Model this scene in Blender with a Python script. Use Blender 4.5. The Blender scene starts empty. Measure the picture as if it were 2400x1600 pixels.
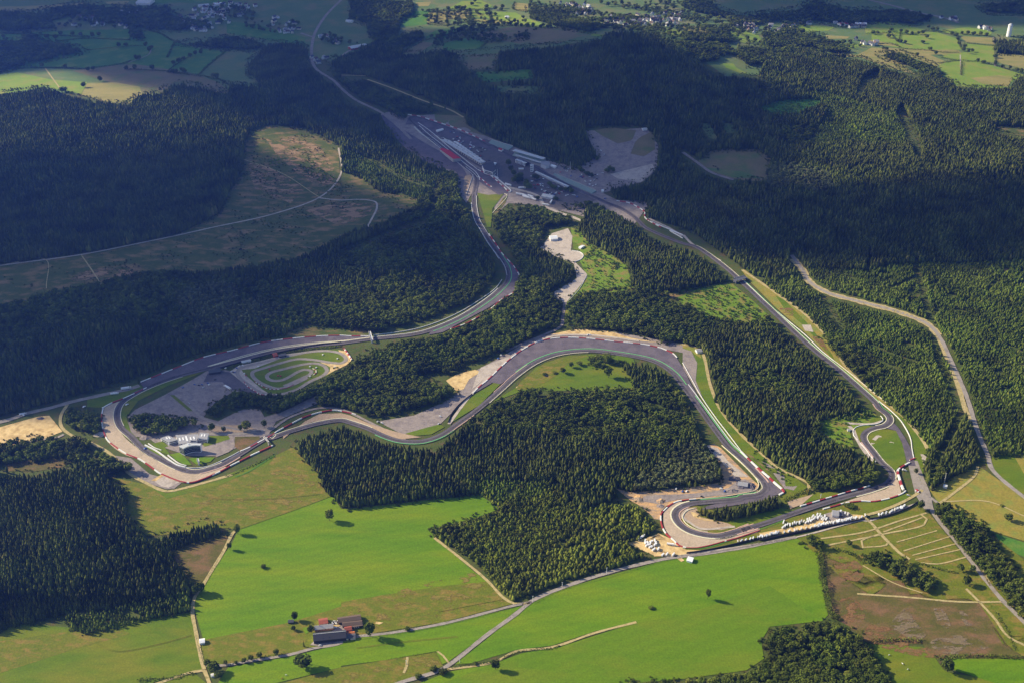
import bpy, bmesh, math, random
import numpy as np
from mathutils import Vector, Matrix, geometry
random.seed(7); rng = np.random.default_rng(7)
S = bpy.context.scene
COL = S.collection
R = math.radians

# ------------------------------------------------------------------ camera, sky, sun, exposure
FPX, PITCH, CAMH = 3000.0, R(30.5), 1430.0
cam = bpy.data.objects.new('camera', bpy.data.cameras.new('camera'))
COL.objects.link(cam)
cam.location = (0, 0, CAMH); cam.rotation_euler = (R(90) - PITCH, 0, 0)
cam.data.sensor_width = 36; cam.data.lens = FPX / 2400 * 36
cam.data.clip_start = 1; cam.data.clip_end = 90000
S.camera = cam
HAZE_COL, HAZE_DENS, HAZE_ANI, CLOUD_DENS = (.09, .21, 1.0), .000056, .60, .012
SUN_EL, SUN_AZ = R(28), R(198 - 45 + 9)   # azimuth of the sun measured counter-clockwise from +X
sd = Vector((math.cos(SUN_EL) * math.cos(SUN_AZ), math.cos(SUN_EL) * math.sin(SUN_AZ), math.sin(SUN_EL)))
W = bpy.data.worlds.new('World'); S.world = W; W.use_nodes = True
nt = W.node_tree; bg = nt.nodes['Background']
sky = nt.nodes.new('ShaderNodeTexSky'); sky.sky_type = 'NISHITA'; sky.sun_disc = False
sky.sun_elevation = SUN_EL; sky.sun_rotation = R(90) - SUN_AZ
nt.links.new(sky.outputs[0], bg.inputs[0]); bg.inputs[1].default_value = 0.075
sun = bpy.data.objects.new('sun', bpy.data.lights.new('sun', 'SUN')); COL.objects.link(sun)
sun.data.energy = 4.8; sun.data.angle = R(0.6); sun.data.color = (1.0, .86, .58)
sun.rotation_euler = sd.to_track_quat('Z', 'Y').to_euler()
sun.location = (0, 0, 3000)
S.view_settings.view_transform = 'Standard'; S.view_settings.look = 'None'
S.view_settings.exposure = 1.06; S.view_settings.gamma = 1
S.render.engine = 'CYCLES'
S.cycles.use_denoising = True
S.cycles.max_bounces = 4; S.cycles.diffuse_bounces = 2; S.cycles.glossy_bounces = 1
S.cycles.volume_bounces = 0; S.cycles.transparent_max_bounces = 8
S.cycles.caustics_reflective = False; S.cycles.caustics_refractive = False

# ------------------------------------------------------------------ places: photo survey points to ground positions
REG = dict(o=(0, 0, .98), a=(0, 0, 2.936), b=(800, 0, 2.936), c=(1600, 0, 2.936), d=(0, 534, 2.936), e=(800, 534, 2.936),
           f=(1600, 534, 2.936), g=(0, 1066, 2.936), h=(800, 1066, 2.936), i=(1600, 1066, 2.936), w=(640, 1400, 7.84),
           m=(340, 980, 7.84), s=(900, 240, 7.84), p=(1150, 300, 7.84), r=(1480, 1150, 7.84), v=(1780, 1130, 5.88),
           K=(520, 790, 6.533), q=(1480, 1040, 6.19), k=(1900, 940, 6.909), z=(0, 0, 1))
def P(txt):
    out = []; reg = None
    for t in txt.split():
        if ':' in t: reg, t = t.split(':')
        x, y = t.split(','); ox, oy, s = REG[reg]
        out.append((ox + float(x) / s, oy + float(y) / s))
    return out
HILLS = []
def terr(x, y):
    z = 0 * x
    for hx, hy, hh, sg in HILLS:
        z = z + hh * np.exp(-((x - hx) ** 2 + (y - hy) ** 2) / (2 * sg * sg))
    return z
def up(px, py, dz=0.0):
    px = np.asarray(px, float); py = np.asarray(py, float)
    u = px - 1200; v = py - 800
    dx = u; dy = FPX * math.cos(PITCH) - v * math.sin(PITCH); dzz = -FPX * math.sin(PITCH) - v * math.cos(PITCH)
    z = 0 * u + dz
    for _ in range(12):
        t = (z - CAMH) / dzz
        z = terr(dx * t, dy * t) + dz
    return dx * t, dy * t, z
for hx, hy, hh, sg in [(1440, 200, 130, 380), (180, 330, 55, 430), (2080, 320, 75, 560), (760, 250, 40, 300), (950, 540, 28, 170),
                       (2300, 620, 25, 350), (300, 640, 30, 260), (1480, 640, 14, 160), (700, -60, 90, 900)]:
    X, Y, Z = up(hx, hy); HILLS.append((float(X), float(Y), hh, sg))
def proj(x, y, z):
    zc = y * math.cos(PITCH) - (z - CAMH) * math.sin(PITCH)
    yc = y * math.sin(PITCH) + (z - CAMH) * math.cos(PITCH)
    return 1200 + FPX * x / zc, 800 - FPX * yc / zc
def W3(txt, dz=0.0):
    a = np.array(P(txt)); X, Y, Z = up(a[:, 0], a[:, 1], dz)
    return [Vector((float(x), float(y), float(z))) for x, y, z in zip(X, Y, Z)]
def gz(x, y): return float(terr(np.float64(x), np.float64(y)))

# ------------------------------------------------------------------ materials
def mat(name, base, rough=.9, spec=.2):
    m = bpy.data.materials.new(name); m.use_nodes = True
    b = m.node_tree.nodes['Principled BSDF']
    b.inputs['Base Color'].default_value = (*base, 1); b.inputs['Roughness'].default_value = rough
    b.inputs['Specular IOR Level'].default_value = spec
    return m
def ground_mat(name, c1, c2, s1, c3=None, s2=None, amt=.5, streak=None, bump=0.0, fine=None, contrast=.18, holes=None, mow=None):
    """two or three ground colours mixed by noise in metres"""
    m = mat(name, c1); n = m.node_tree.nodes; l = m.node_tree.links; b = n['Principled BSDF']
    tc = n.new('ShaderNodeNewGeometry')
    def noise(size, det=5, vec=None, rough=.6):
        x = n.new('ShaderNodeTexNoise'); x.inputs['Scale'].default_value = 1 / size; x.inputs['Detail'].default_value = det
        x.inputs['Roughness'].default_value = rough; l.new(vec or tc.outputs['Position'], x.inputs['Vector']); return x.outputs[0]
    def ramp(f, lo, hi):
        x = n.new('ShaderNodeMapRange'); x.inputs[1].default_value = lo; x.inputs[2].default_value = hi; l.new(f, x.inputs[0]); return x.outputs[0]
    def mix(f, a, c):
        x = n.new('ShaderNodeMix'); x.data_type = 'RGBA'; l.new(f, x.inputs[0])
        for k, v in ((6, a), (7, c)):
            if isinstance(v, tuple): x.inputs[k].default_value = (*v, 1)
            else: l.new(v, x.inputs[k])
        return x.outputs[2]
    vec = None
    if streak:
        mp = n.new('ShaderNodeMapping'); mp.vector_type = 'POINT'
        mp.inputs['Rotation'].default_value = (0, 0, R(streak[0])); mp.inputs['Scale'].default_value = (streak[1], 1, 1)
        l.new(tc.outputs['Position'], mp.inputs['Vector']); vec = mp.outputs[0]
    col = mix(ramp(noise(s1, vec=vec), .5 - contrast, .5 + contrast), c1, c2)
    if c3: col = mix(ramp(noise(s2, vec=vec), .62 - amt * .25, .72 - amt * .1), col, c3)
    f = noise(fine or 2.5, 4, rough=.75)
    x = n.new('ShaderNodeMapRange'); x.inputs[1].default_value = .25; x.inputs[2].default_value = .75
    x.inputs[3].default_value = .72; x.inputs[4].default_value = 1.28; l.new(f, x.inputs[0])
    if mow:                                  # mowing and grazing bands: direction, width in metres, depth
        mp2 = n.new('ShaderNodeMapping'); mp2.inputs['Rotation'].default_value = (0, 0, R(mow[0])); l.new(tc.outputs['Position'], mp2.inputs['Vector'])
        wv = n.new('ShaderNodeTexWave'); wv.inputs['Scale'].default_value = .314 / mow[1]; wv.inputs['Distortion'].default_value = 3.5; wv.inputs['Detail'].default_value = 3; wv.inputs['Detail Scale'].default_value = .6
        l.new(mp2.outputs[0], wv.inputs['Vector']); w2 = n.new('ShaderNodeMapRange'); w2.inputs[3].default_value = 1 - mow[2]; w2.inputs[4].default_value = 1 + mow[2]; l.new(wv.outputs[1], w2.inputs[0])
        w3 = n.new('ShaderNodeMath'); w3.operation = 'MULTIPLY'; l.new(x.outputs[0], w3.inputs[0]); l.new(w2.outputs[0], w3.inputs[1]); x = w3
    y = n.new('ShaderNodeVectorMath'); y.operation = 'SCALE'; l.new(col, y.inputs[0]); l.new(x.outputs[0], y.inputs['Scale'])
    l.new(y.outputs[0], b.inputs['Base Color'])
    if bump:
        bp = n.new('ShaderNodeBump'); bp.inputs['Distance'].default_value = bump; bp.inputs['Strength'].default_value = 1
        l.new(noise(fine or 3, 4), bp.inputs['Height']); l.new(bp.outputs[0], b.inputs['Normal'])
    if holes:                                # a patchy growth: bare spots let the ground below show
        tr = n.new('ShaderNodeBsdfTransparent'); ms = n.new('ShaderNodeMixShader'); l.new(ramp(noise(holes[0], 6, vec, .7), holes[1] - .03, holes[1] + .05), ms.inputs[0])
        l.new(tr.outputs[0], ms.inputs[1]); l.new(b.outputs[0], ms.inputs[2]); l.new(ms.outputs[0], n['Material Output'].inputs[0])
    return m
G = ground_mat
M = dict(
    base=G('undergrowth', (.06, .09, .015), (.09, .11, .02), 30, (.11, .085, .03), 18, bump=.5),
    bright=G('meadow_bright', (.088, .19, .001), (.128, .23, .002), 38, (.165, .235, .004), 60, .7, streak=(70, .22), fine=3.5, mow=(70, 17, .035)),
    green=G('meadow_green', (.085, .15, .003), (.125, .18, .005), 30, (.165, .18, .010), 45, .7, streak=(70, .35), fine=3, mow=(65, 21, .03)),
    darkgreen=G('meadow_dark', (.06, .17, .022), (.085, .21, .022), 60, (.15, .22, .03), 60, .4),
    olive=G('rough_pasture', (.11, .145, .006), (.16, .17, .012), 20, (.24, .17, .035), 13, .55, streak=(60, .5), bump=.6, fine=3.5),
    tanfield=G('dry_field', (.27, .24, .07), (.34, .29, .09), 40, (.22, .24, .05), 30, .5, streak=(80, .3)),
    palegreen=G('pale_pasture', (.16, .27, .02), (.23, .31, .03), 60, (.27, .27, .05), 50, .5),
    brownfield=G('brown_field', (.17, .15, .07), (.22, .18, .085), 50, (.13, .17, .05), 60, .5),
    dullgreen=G('dull_pasture', (.10, .17, .05), (.14, .20, .055), 80, (.19, .19, .07), 80, .5),
    clear=G('clear_cut', (.065, .10, .015), (.105, .12, .022), 22, (.27, .18, .075), 20, .55, streak=(-55, .45), bump=.6, fine=4),
    heath=G('heath', (.085, .085, .014), (.12, .105, .022), 18, (.20, .115, .055), 22, .7, streak=(-50, .5), bump=.5, fine=3),
    heathred=G('heath_red', (.26, .12, .055), (.33, .15, .08), 12, (.14, .11, .03), 16, .6, bump=.5, fine=3, holes=(16, .5), streak=(-50, .5)),
    heathgrey=G('heath_grey', (.34, .26, .20), (.27, .20, .14), 9, (.17, .13, .06), 14, .7, bump=.5, fine=3, holes=(14, .52), streak=(-50, .4)),
    mid=G('meadow_mid', (.095, .185, .002), (.125, .21, .004), 35, (.15, .20, .008), 50, .6, streak=(70, .3), fine=3.5, mow=(60, 19, .03)),
    tanpatch=G('tan_patch', (.30, .21, .10), (.36, .22, .12), 12, fine=3, holes=(18, .50), streak=(-55, .4)),
    rustpatch=G('rust_patch', (.24, .17, .045), (.20, .18, .03), 12, fine=3, holes=(20, .57), streak=(60, .5)),
    orange=G('dry_heath', (.24, .22, .03), (.32, .24, .045), 25, (.20, .24, .04), 30, .6, bump=.4, fine=4),
    scrubg=G('scrub_ground', (.12, .22, .008), (.16, .24, .015), 12, (.25, .19, .05), 18, .6, bump=.6),
    sand=G('bare_sand', (.62, .44, .19), (.74, .55, .27), 14, (.42, .28, .12), 12, .6, bump=.4, fine=3),
    earth=G('dug_earth', (.66, .40, .17), (.52, .33, .17), 9, (.24, .21, .18), 12, .8, streak=(30, .5), bump=.6, fine=3),
    trackdirt=G('dirt_track', (.50, .40, .20), (.42, .34, .15), 9, (.30, .26, .10), 6, .5),
    gravel=G('gravel_trap', (.47, .37, .27), (.52, .41, .30), 30, (.41, .33, .24), 20, .5, fine=3),
    bed=G('gravel_bed', (.40, .29, .20), (.45, .33, .22), 30, fine=3),
    lot=G('gravel_lot', (.26, .22, .21), (.33, .28, .25), 12, (.21, .18, .18), 20, .5, fine=4),
    pale=G('pale_hardstanding', (.46, .40, .35), (.52, .45, .38), 14, (.36, .31, .27), 15, .5),
    asphalt=G('asphalt', (.10, .09, .108), (.125, .112, .13), 25, (.155, .138, .155), 35, .8),
    rubber=G('rubbered_line', (.07, .062, .068), (.10, .09, .095), 20, fine=6, holes=(30, .42)),
    runoff=G('runoff_asphalt', (.14, .118, .142), (.17, .145, .168), 35, (.11, .095, .115), 22, .8),
    road=G('road_asphalt', (.30, .265, .235), (.36, .315, .28), 12, (.25, .22, .19), 10, .5),
    darkroad=G('dark_road', (.12, .11, .11), (.16, .14, .14), 12),
)
WHITE = mat('white_paint', (.74, .74, .72), .6); WHITE2 = mat('white_sheet_metal', (.86, .87, .88), .35, .5)
REDP = mat('red_paint', (.36, .05, .055), .6); GREENP = mat('green_paint', (.16, .46, .18), .7); CREAM = mat('cream_kerb', (.74, .70, .50), .7)
PINKK = mat('worn_kerb', (.62, .42, .33), .7); STEEL = mat('galvanised_steel', (.55, .56, .58), .45, .5)
TYRE = mat('black_rubber', (.02, .02, .02), .8); GLASS = mat('dark_glass', (.03, .04, .06), .12, .6)
SLATE = mat('slate_roof', (.10, .105, .125), .6); SLATE2 = mat('dark_slate', (.06, .06, .075), .6); TILE = mat('red_roof', (.34, .10, .07), .8)
BRICK = mat('brick_wall', (.45, .22, .15), .9); CREAMW = mat('render_wall', (.74, .66, .55), .9); BROWNR = mat('brown_roof', (.14, .10, .08), .8)
GREYR = mat('grey_roof', (.34, .34, .36), .5); PALER = mat('pale_roof', (.55, .57, .58), .5); ORANGE = mat('orange_roof', (.68, .22, .07), .8)
CONC = mat('concrete', (.42, .40, .38), .9); SEATR = mat('red_seats', (.50, .03, .045), .7); SEATG = mat('green_seats', (.28, .36, .33), .8)
DARKW = mat('dark_cladding', (.05, .045, .05), .8); BARK = mat('bark', (.09, .065, .045), .95)
def leaf_mat(name, c1, c2, c3=None, pts=False):
    m = mat(name, c1, .85, .1); n = m.node_tree.nodes; l = m.node_tree.links
    oi = n.new('ShaderNodeObjectInfo'); x = n.new('ShaderNodeValToRGB'); e = x.color_ramp.elements
    e[0].color = (*c1, 1); e[1].color = (*c2, 1)
    if c3: k = x.color_ramp.elements.new(.93); k.color = (*c2, 1); e[-1].color = (*c3, 1)
    l.new(oi.outputs['Random'], x.inputs[0])
    g = n.new('ShaderNodeNewGeometry'); ns = n.new('ShaderNodeTexNoise'); ns.inputs['Scale'].default_value = 1 / 60; ns.inputs['Detail'].default_value = 3
    l.new(g.outputs['Position'], ns.inputs['Vector'])
    mr = n.new('ShaderNodeMapRange'); mr.inputs[1].default_value = .3; mr.inputs[2].default_value = .7; mr.inputs[3].default_value = .5; mr.inputs[4].default_value = 1.5
    l.new(ns.outputs[0], mr.inputs[0])
    n2 = n.new('ShaderNodeTexNoise'); n2.inputs['Scale'].default_value = 1 / 210; n2.inputs['Detail'].default_value = 4; l.new(g.outputs['Position'], n2.inputs['Vector'])
    m2 = n.new('ShaderNodeMapRange'); m2.inputs[1].default_value = .5; m2.inputs[2].default_value = .62; m2.inputs[4].default_value = .55; l.new(n2.outputs[0], m2.inputs[0])
    mx = n.new('ShaderNodeMix'); mx.data_type = 'RGBA'; l.new(m2.outputs[0], mx.inputs[0]); l.new(x.outputs[0], mx.inputs[6]); mx.inputs[7].default_value = (c2[0] * 1.0, c2[1] * .95, c2[2] * 1.2, 1)
    v = n.new('ShaderNodeVectorMath'); v.operation = 'SCALE'; l.new(mx.outputs[2], v.inputs[0]); l.new(mr.outputs[0], v.inputs['Scale'])
    l.new(v.outputs[0], n['Principled BSDF'].inputs['Base Color'])
    return m
L_SPRUCE = leaf_mat('spruce_needles', (.04, .06, .010), (.10, .12, .02), (.15, .14, .04))
L_YOUNG = leaf_mat('young_spruce_needles', (.065, .105, .012), (.115, .15, .018), (.15, .16, .03))
L_PLANT = leaf_mat('plantation_needles', (.10, .13, .014), (.16, .185, .02), (.18, .18, .03))
L_BROAD = leaf_mat('oak_leaves', (.055, .085, .010), (.12, .15, .018), (.16, .17, .03))
L_BIRCH = leaf_mat('birch_leaves', (.10, .13, .045), (.15, .17, .06), (.20, .19, .08))
L_SCRUB = leaf_mat('scrub_leaves', (.09, .16, .012), (.15, .24, .02), (.19, .22, .04))

# ------------------------------------------------------------------ mesh helpers
def link(name, verts, faces, mats, parent=None, midx=None, smooth=False):
    me = bpy.data.meshes.new(name); me.from_pydata([tuple(v) for v in verts], [], faces)
    for mm in (mats if isinstance(mats, (list, tuple)) else [mats]): me.materials.append(mm)
    if midx is not None: me.polygons.foreach_set('material_index', midx)
    if smooth: me.shade_smooth()
    me.update()
    o = bpy.data.objects.new(name, me); COL.objects.link(o)
    if parent: o.parent = parent
    return o
def tag(o, label, cat, group=None):
    o['label'] = label; o['category'] = cat
    if group: o['group'] = group
    return o
def thing(name, label, cat, loc, rz=0, group=None):
    o = bpy.data.objects.new(name, None); COL.objects.link(o); o.location = loc; o.rotation_euler = (0, 0, rz)
    o.empty_display_size = 1
    return tag(o, label, cat, group)
def copy_tree(o, parent=None):
    c = o.copy(); COL.objects.link(c)
    if parent is not None: c.parent = parent
    for ch in o.children: copy_tree(ch, c)
    return c
def inside(poly, x, y):
    r = np.zeros(np.shape(x), bool); n = len(poly); j = n - 1
    for i in range(n):
        xi, yi = poly[i]; xj, yj = poly[j]
        if yi != yj:
            r ^= ((yi > y) != (yj > y)) & (x < (xj - xi) * (y - yi) / (yj - yi) + xi)
        j = i
    return r
def smooth_line(pts, step, closed=False):
    n = len(pts); out = []
    if n < 3 and not closed:
        d = (pts[-1] - pts[0]).length; k = max(1, int(d / step)); return [pts[0].lerp(pts[-1], t / k) for t in range(k + 1)]
    for i in range(n if closed else n - 1):
        p0, p1, p2, p3 = (pts[(i - 1) % n] if closed or i else pts[0]), pts[i], pts[(i + 1) % n], (pts[(i + 2) % n] if closed or i + 2 < n else pts[-1])
        d01, d12, d23 = [max((b - a).length, 1e-3) ** .5 for a, b in ((p0, p1), (p1, p2), (p2, p3))]
        m1 = (p2 - p1) if d01 < .05 else (p1 - p0) * (d12 / d01) - (p2 - p0) * (d12 / (d01 + d12)) + (p2 - p1)
        m2 = (p2 - p1) if d23 < .05 else (p2 - p1) - (p3 - p1) * (d12 / (d12 + d23)) + (p3 - p2) * (d12 / d23)
        k = max(1, int((p2 - p1).length / step))
        for t in range(k):
            t /= k; out.append(p1 * (2*t**3 - 3*t*t + 1) + m1 * (t**3 - 2*t*t + t) + p2 * (3*t*t - 2*t**3) + m2 * (t**3 - t*t))
    if not closed: out.append(pts[-1])
    return out
def normals(L, closed):
    n = len(L); N = []
    for i in range(n):
        a = L[(i - 1) % n] if closed else L[max(i - 1, 0)]; b = L[(i + 1) % n] if closed else L[min(i + 1, n - 1)]
        d = (b - a); d.z = 0; d.normalize(); N.append(Vector((-d.y, d.x, 0)))
    return N
LINES = []
def ribbon(name, line, w, m, lvl, kind='structure', closed=False, step=8, off=0.0, dash=None, wj=0.0, sm=True):
    """flat strip draped on the ground, w wide, offset sideways by off"""
    pts = W3(line) if isinstance(line, str) else line
    if isinstance(line, str): LINES.append(line)
    L = smooth_line(pts, step, closed) if sm else pts
    N = normals(L, closed); vs = []; fs = []; mi = []
    for i, (p, nn) in enumerate(zip(L, N)):
        ww = w * (1 + wj * math.sin(i * 1.7) * math.cos(i * .61))
        for s in (-.5, .5):
            q = p + nn * (off + s * ww); vs.append((q.x, q.y, gz(q.x, q.y) + .35 + lvl * .12))
    n = len(L)
    for i in range(n if closed else n - 1):
        j = (i + 1) % n; fs.append((2*i, 2*j, 2*j + 1, 2*i + 1))
        if dash: mi.append(int(i * step / dash) % 2)
    o = link(name, vs, fs, m, midx=mi if dash else None); o['kind'] = kind
    return o
def sheet(name, poly, m, lvl, kind='structure', grid=45, sm=False):
    """ground patch draped on the terrain"""
    pts = W3(poly)
    if sm: pts = smooth_line(pts, 10, True)
    b = []
    for i in range(len(pts)):
        p, q = pts[i], pts[(i + 1) % len(pts)]; k = max(1, int((q - p).length / grid))
        b += [p.lerp(q, t / k) for t in range(k)]
    B = [(p.x, p.y) for p in b]
    xs = [p[0] for p in B]; ys = [p[1] for p in B]
    gx, gy = np.meshgrid(np.arange(min(xs), max(xs), grid), np.arange(min(ys), max(ys), grid)); gx = gx.ravel(); gy = gy.ravel()
    k = inside(B, gx, gy); gx, gy = gx[k], gy[k]
    co = [Vector(p) for p in B] + [Vector((float(x), float(y))) for x, y in zip(gx, gy)]
    v2, e2, f2, *_ = geometry.delaunay_2d_cdt(co, [], [list(range(len(B)))], 1, 1e-3)
    a = np.array([(v.x, v.y) for v in v2]); z = terr(a[:, 0], a[:, 1]) + .35 + lvl * .12
    o = link(name, np.c_[a, z].tolist(), [tuple(f) for f in f2], m); o['kind'] = kind
    return o
class MB:
    def __init__(s): s.v = []; s.f = []; s.m = []
    def add(s, v, f, m=0): b = len(s.v); s.v += [tuple(x) for x in v]; s.f += [tuple(i + b for i in q) for q in f]; s.m += [m] * len(f)
    def box(s, x0, x1, y0, y1, z0, z1, m=0):
        s.add([(x0,y0,z0),(x1,y0,z0),(x1,y1,z0),(x0,y1,z0),(x0,y0,z1),(x1,y0,z1),(x1,y1,z1),(x0,y1,z1)],
              [(3,2,1,0),(4,5,6,7),(0,1,5,4),(1,2,6,5),(2,3,7,6),(3,0,4,7)], m)
    def prism(s, poly, z0, z1, m=0):
        n = len(poly); s.add([(x, y, z0) for x, y in poly] + [(x, y, z1) for x, y in poly],
            [tuple(range(n, 2*n)), tuple(range(n - 1, -1, -1))] + [(i, (i+1) % n, n + (i+1) % n, n + i) for i in range(n)], m)
    def cyl(s, x, y, r0, r1, z0, z1, n=8, m=0):
        s.add([(x + r0*math.cos(t*6.2832/n), y + r0*math.sin(t*6.2832/n), z0) for t in range(n)] + [(x + r1*math.cos(t*6.2832/n), y + r1*math.sin(t*6.2832/n), z1) for t in range(n)],
            [tuple(range(n, 2*n)), tuple(range(n-1, -1, -1))] + [(i, (i+1) % n, n + (i+1) % n, n + i) for i in range(n)], m)
    def gable(s, x0, x1, y0, y1, z0, z1, over=.5, th=.35, m=0):
        """roof slab pair with its ridge along x"""
        ym = (y0 + y1) / 2; a, b = x0 - over, x1 + over; d = (z1 - z0) / (ym - y0) * over
        s.add([(a,y0-over,z0-d),(b,y0-over,z0-d),(b,ym,z1),(a,ym,z1),(a,y0-over,z0-d+th),(b,y0-over,z0-d+th),(b,ym,z1+th),(a,ym,z1+th),
               (a,y1+over,z0-d),(b,y1+over,z0-d),(a,y1+over,z0-d+th),(b,y1+over,z0-d+th)],
              [(4,5,6,7),(0,1,5,4),(7,6,11,10),(10,11,9,8),(0,4,7,3),(3,7,10,8),(1,2,6,5),(2,9,11,6),(0,3,2,1),(3,8,9,2)], m)
    def gwall(s, x0, x1, y0, y1, h, hr, m=0):
        ym = (y0 + y1) / 2
        s.add([(x0,y0,-1),(x1,y0,-1),(x1,y1,-1),(x0,y1,-1),(x0,y0,h),(x1,y0,h),(x1,y1,h),(x0,y1,h),(x0,ym,hr),(x1,ym,hr)],
              [(0,1,5,4),(2,3,7,6),(1,2,6,9,5),(3,0,4,8,7),(4,5,9,8),(6,7,8,9)], m)
    def build(s, name, mats, parent=None): return link(name, s.v, s.f, mats, parent, midx=s.m)

# ------------------------------------------------------------------ the ground, one sheet to the horizon
def axis(lo, hi, step, far):
    a = list(np.arange(lo, hi + 1, step)); d = step; x = lo; l = []
    while x > -far: d *= 1.35; x -= d; l.append(x)
    d = step; x = hi; r = []
    while x < far: d *= 1.35; x += d; r.append(x)
    return np.array(l[::-1] + a + r)
gx = axis(-2700, 2700, 25, 60000); gy = axis(1000, 6600, 25, 60000)
GX, GY = np.meshgrid(gx, gy); nx, ny = len(gx), len(gy)
vs = np.c_[GX.ravel(), GY.ravel(), terr(GX, GY).ravel()]
ii = (np.arange(ny - 1)[:, None] * nx + np.arange(nx - 1)[None, :]).ravel()
gm = bpy.data.meshes.new('ground'); gm.from_pydata(vs.tolist(), [], np.c_[ii, ii + 1, ii + nx + 1, ii + nx].tolist())
gm.materials.append(M['base']); go = bpy.data.objects.new('ground', gm); COL.objects.link(go); go['kind'] = 'structure'

# ------------------------------------------------------------------ fields and open ground
def F(m, lvl, poly, name='field', sm=False): sheet(name, poly, M[m], lvl, sm=sm)
# far country
F('dullgreen', 0, 'z:-500,-70 2900,-70 2900,250 2400,230 2250,210 2150,170 1700,180 1600,110 1450,90 1250,120 800,150 640,110 610,215 420,230 200,220 -500,225', 'far_pasture')
F('palegreen', 2, 'c:1250,160 1420,150 1680,210 1560,240 1430,230 1260,240')
F('palegreen', 2, 'c:1300,240 1500,225 1750,225 1890,270 1920,345 1700,350 1480,330 1300,300')
F('palegreen', 2, 'c:1780,210 1960,190 2130,215 2120,250 1950,245 1800,225')
F('tanfield', 2, 'c:1900,250 2130,265 2140,310 1950,290'); F('palegreen', 2, 'c:1940,300 2140,320 2150,430 1960,430 1800,400 1780,370 1960,360')
F('palegreen', 3, 'c:1760,440 1900,420 2060,430 2349,520 2260,570 2230,610 2050,610 1890,595 1790,530')
F('tanfield', 4, 'c:1980,540 2180,520 2270,540 2240,600 2060,580'); F('tanfield', 3, 'c:2170,370 2349,385 2700,400 2700,490 2349,480 2160,430')
F('tanfield', 3, 'c:1200,380 1300,330 1600,340 1900,350 1920,370 1700,380 1820,430 1740,460 1610,410 1320,375 1480,420 1610,520 1400,465 1210,395 1000,390 1050,360')
F('palegreen', 3, 'c:300,195 430,200 520,240 540,280 450,300 350,270'); F('tanfield', 3, 'c:0,180 160,185 270,240 150,230 0,215')
F('palegreen', 3, 'c:620,350 700,320 720,350'); F('palegreen', 3, 'c:1080,300 1180,305 1270,310 1150,340'); F('tanfield', 3, 'c:980,245 1150,255 1130,270 1000,270')
F('palegreen', 3, 'c:270,440 350,440 370,470 390,480 460,515 400,510 300,470'); F('palegreen', 3, 'c:720,180 900,170 1050,190 1000,215 850,220 730,200')
F('tanfield', 3, 'c:1290,280 1450,300 1460,320 1300,310'); F('palegreen', 3, 'c:870,290 970,290 960,305 880,300')
F('dullgreen', 3, 'c:1440,10 1700,0 1990,20 2010,50 1900,45 1500,30'); F('palegreen', 3, 'c:400,260 540,262 530,290 400,300')
F('dullgreen', 3, 'c:1700,120 2349,110 2349,220 2000,190')
F('palegreen', 3, 'b:740,60 830,10 960,5 1040,40 1000,70 870,65'); F('tanfield', 3, 'b:510,20 620,15 600,45 530,45')
F('darkgreen', 3, 'b:420,120 480,80 620,75 590,170 400,190'); F('tanfield', 4, 'b:600,90 870,70 890,130 700,140 590,170')
F('palegreen', 4, 'b:900,75 1200,90 1340,150 1450,195 1330,200 1230,170 1060,165 1040,130 900,120'); F('tanfield', 5, 'b:1190,20 1290,30 1280,85 1190,70')
F('tanfield', 5, 'b:890,130 1160,150 1100,165 900,150'); F('darkgreen', 3, 'b:580,260 640,215 800,200 760,240 680,280')
F('darkgreen', 3, 'b:700,300 900,260 1000,300 960,340 700,350'); F('brownfield', 4, 'b:900,240 1150,190 1500,190 1700,240 1500,300 1250,310 1100,280')
F('brownfield', 4, 'b:430,360 560,290 640,300 520,375'); F('palegreen', 4, 'b:1810,110 1890,115 1900,135 1820,130'); F('palegreen', 4, 'b:2190,200 2349,215 2349,260 2250,240')
F('palegreen', 4, 'b:1710,235 1830,240 1790,255 1720,250')
# upper left
F('darkgreen', 2, 'a:0,240 500,210 900,205 1100,230 1200,290 1380,340 1300,440 1180,500 860,480 500,470 0,480')
F('dullgreen', 3, 'a:1380,340 1560,350 1780,380 1700,500 1780,600 1480,540 1210,490'); F('darkgreen', 4, 'a:1220,460 1400,340 1560,360 1440,450 1350,520')
F('brownfield', 3, 'a:500,490 900,440 1300,500 1480,560 1610,650 1480,640 1200,580 1130,640 960,660 930,700 850,600')
F('palegreen', 3, 'a:-1000,520 0,520 120,500 350,550 600,570 560,650 420,620 300,605 0,650 -1000,660')
F('tanfield', 4, 'a:600,575 800,570 960,600 980,650 900,710 760,710 560,655'); F('tanfield', 4, 'a:0,50 300,40 600,20 560,45 250,65 0,90')
F('tanfield', 4, 'a:720,15 890,10 870,35 740,30'); F('darkgreen', 4, 'a:1000,0 1600,0 1500,25 1200,20 1050,30'); F('dullgreen', 3, 'a:1950,0 2349,0 2349,100 2150,130 1900,90')
F('darkgreen', 3, 'a:1560,150 1760,170 2100,260 2100,330 1850,280 1560,230')
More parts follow.
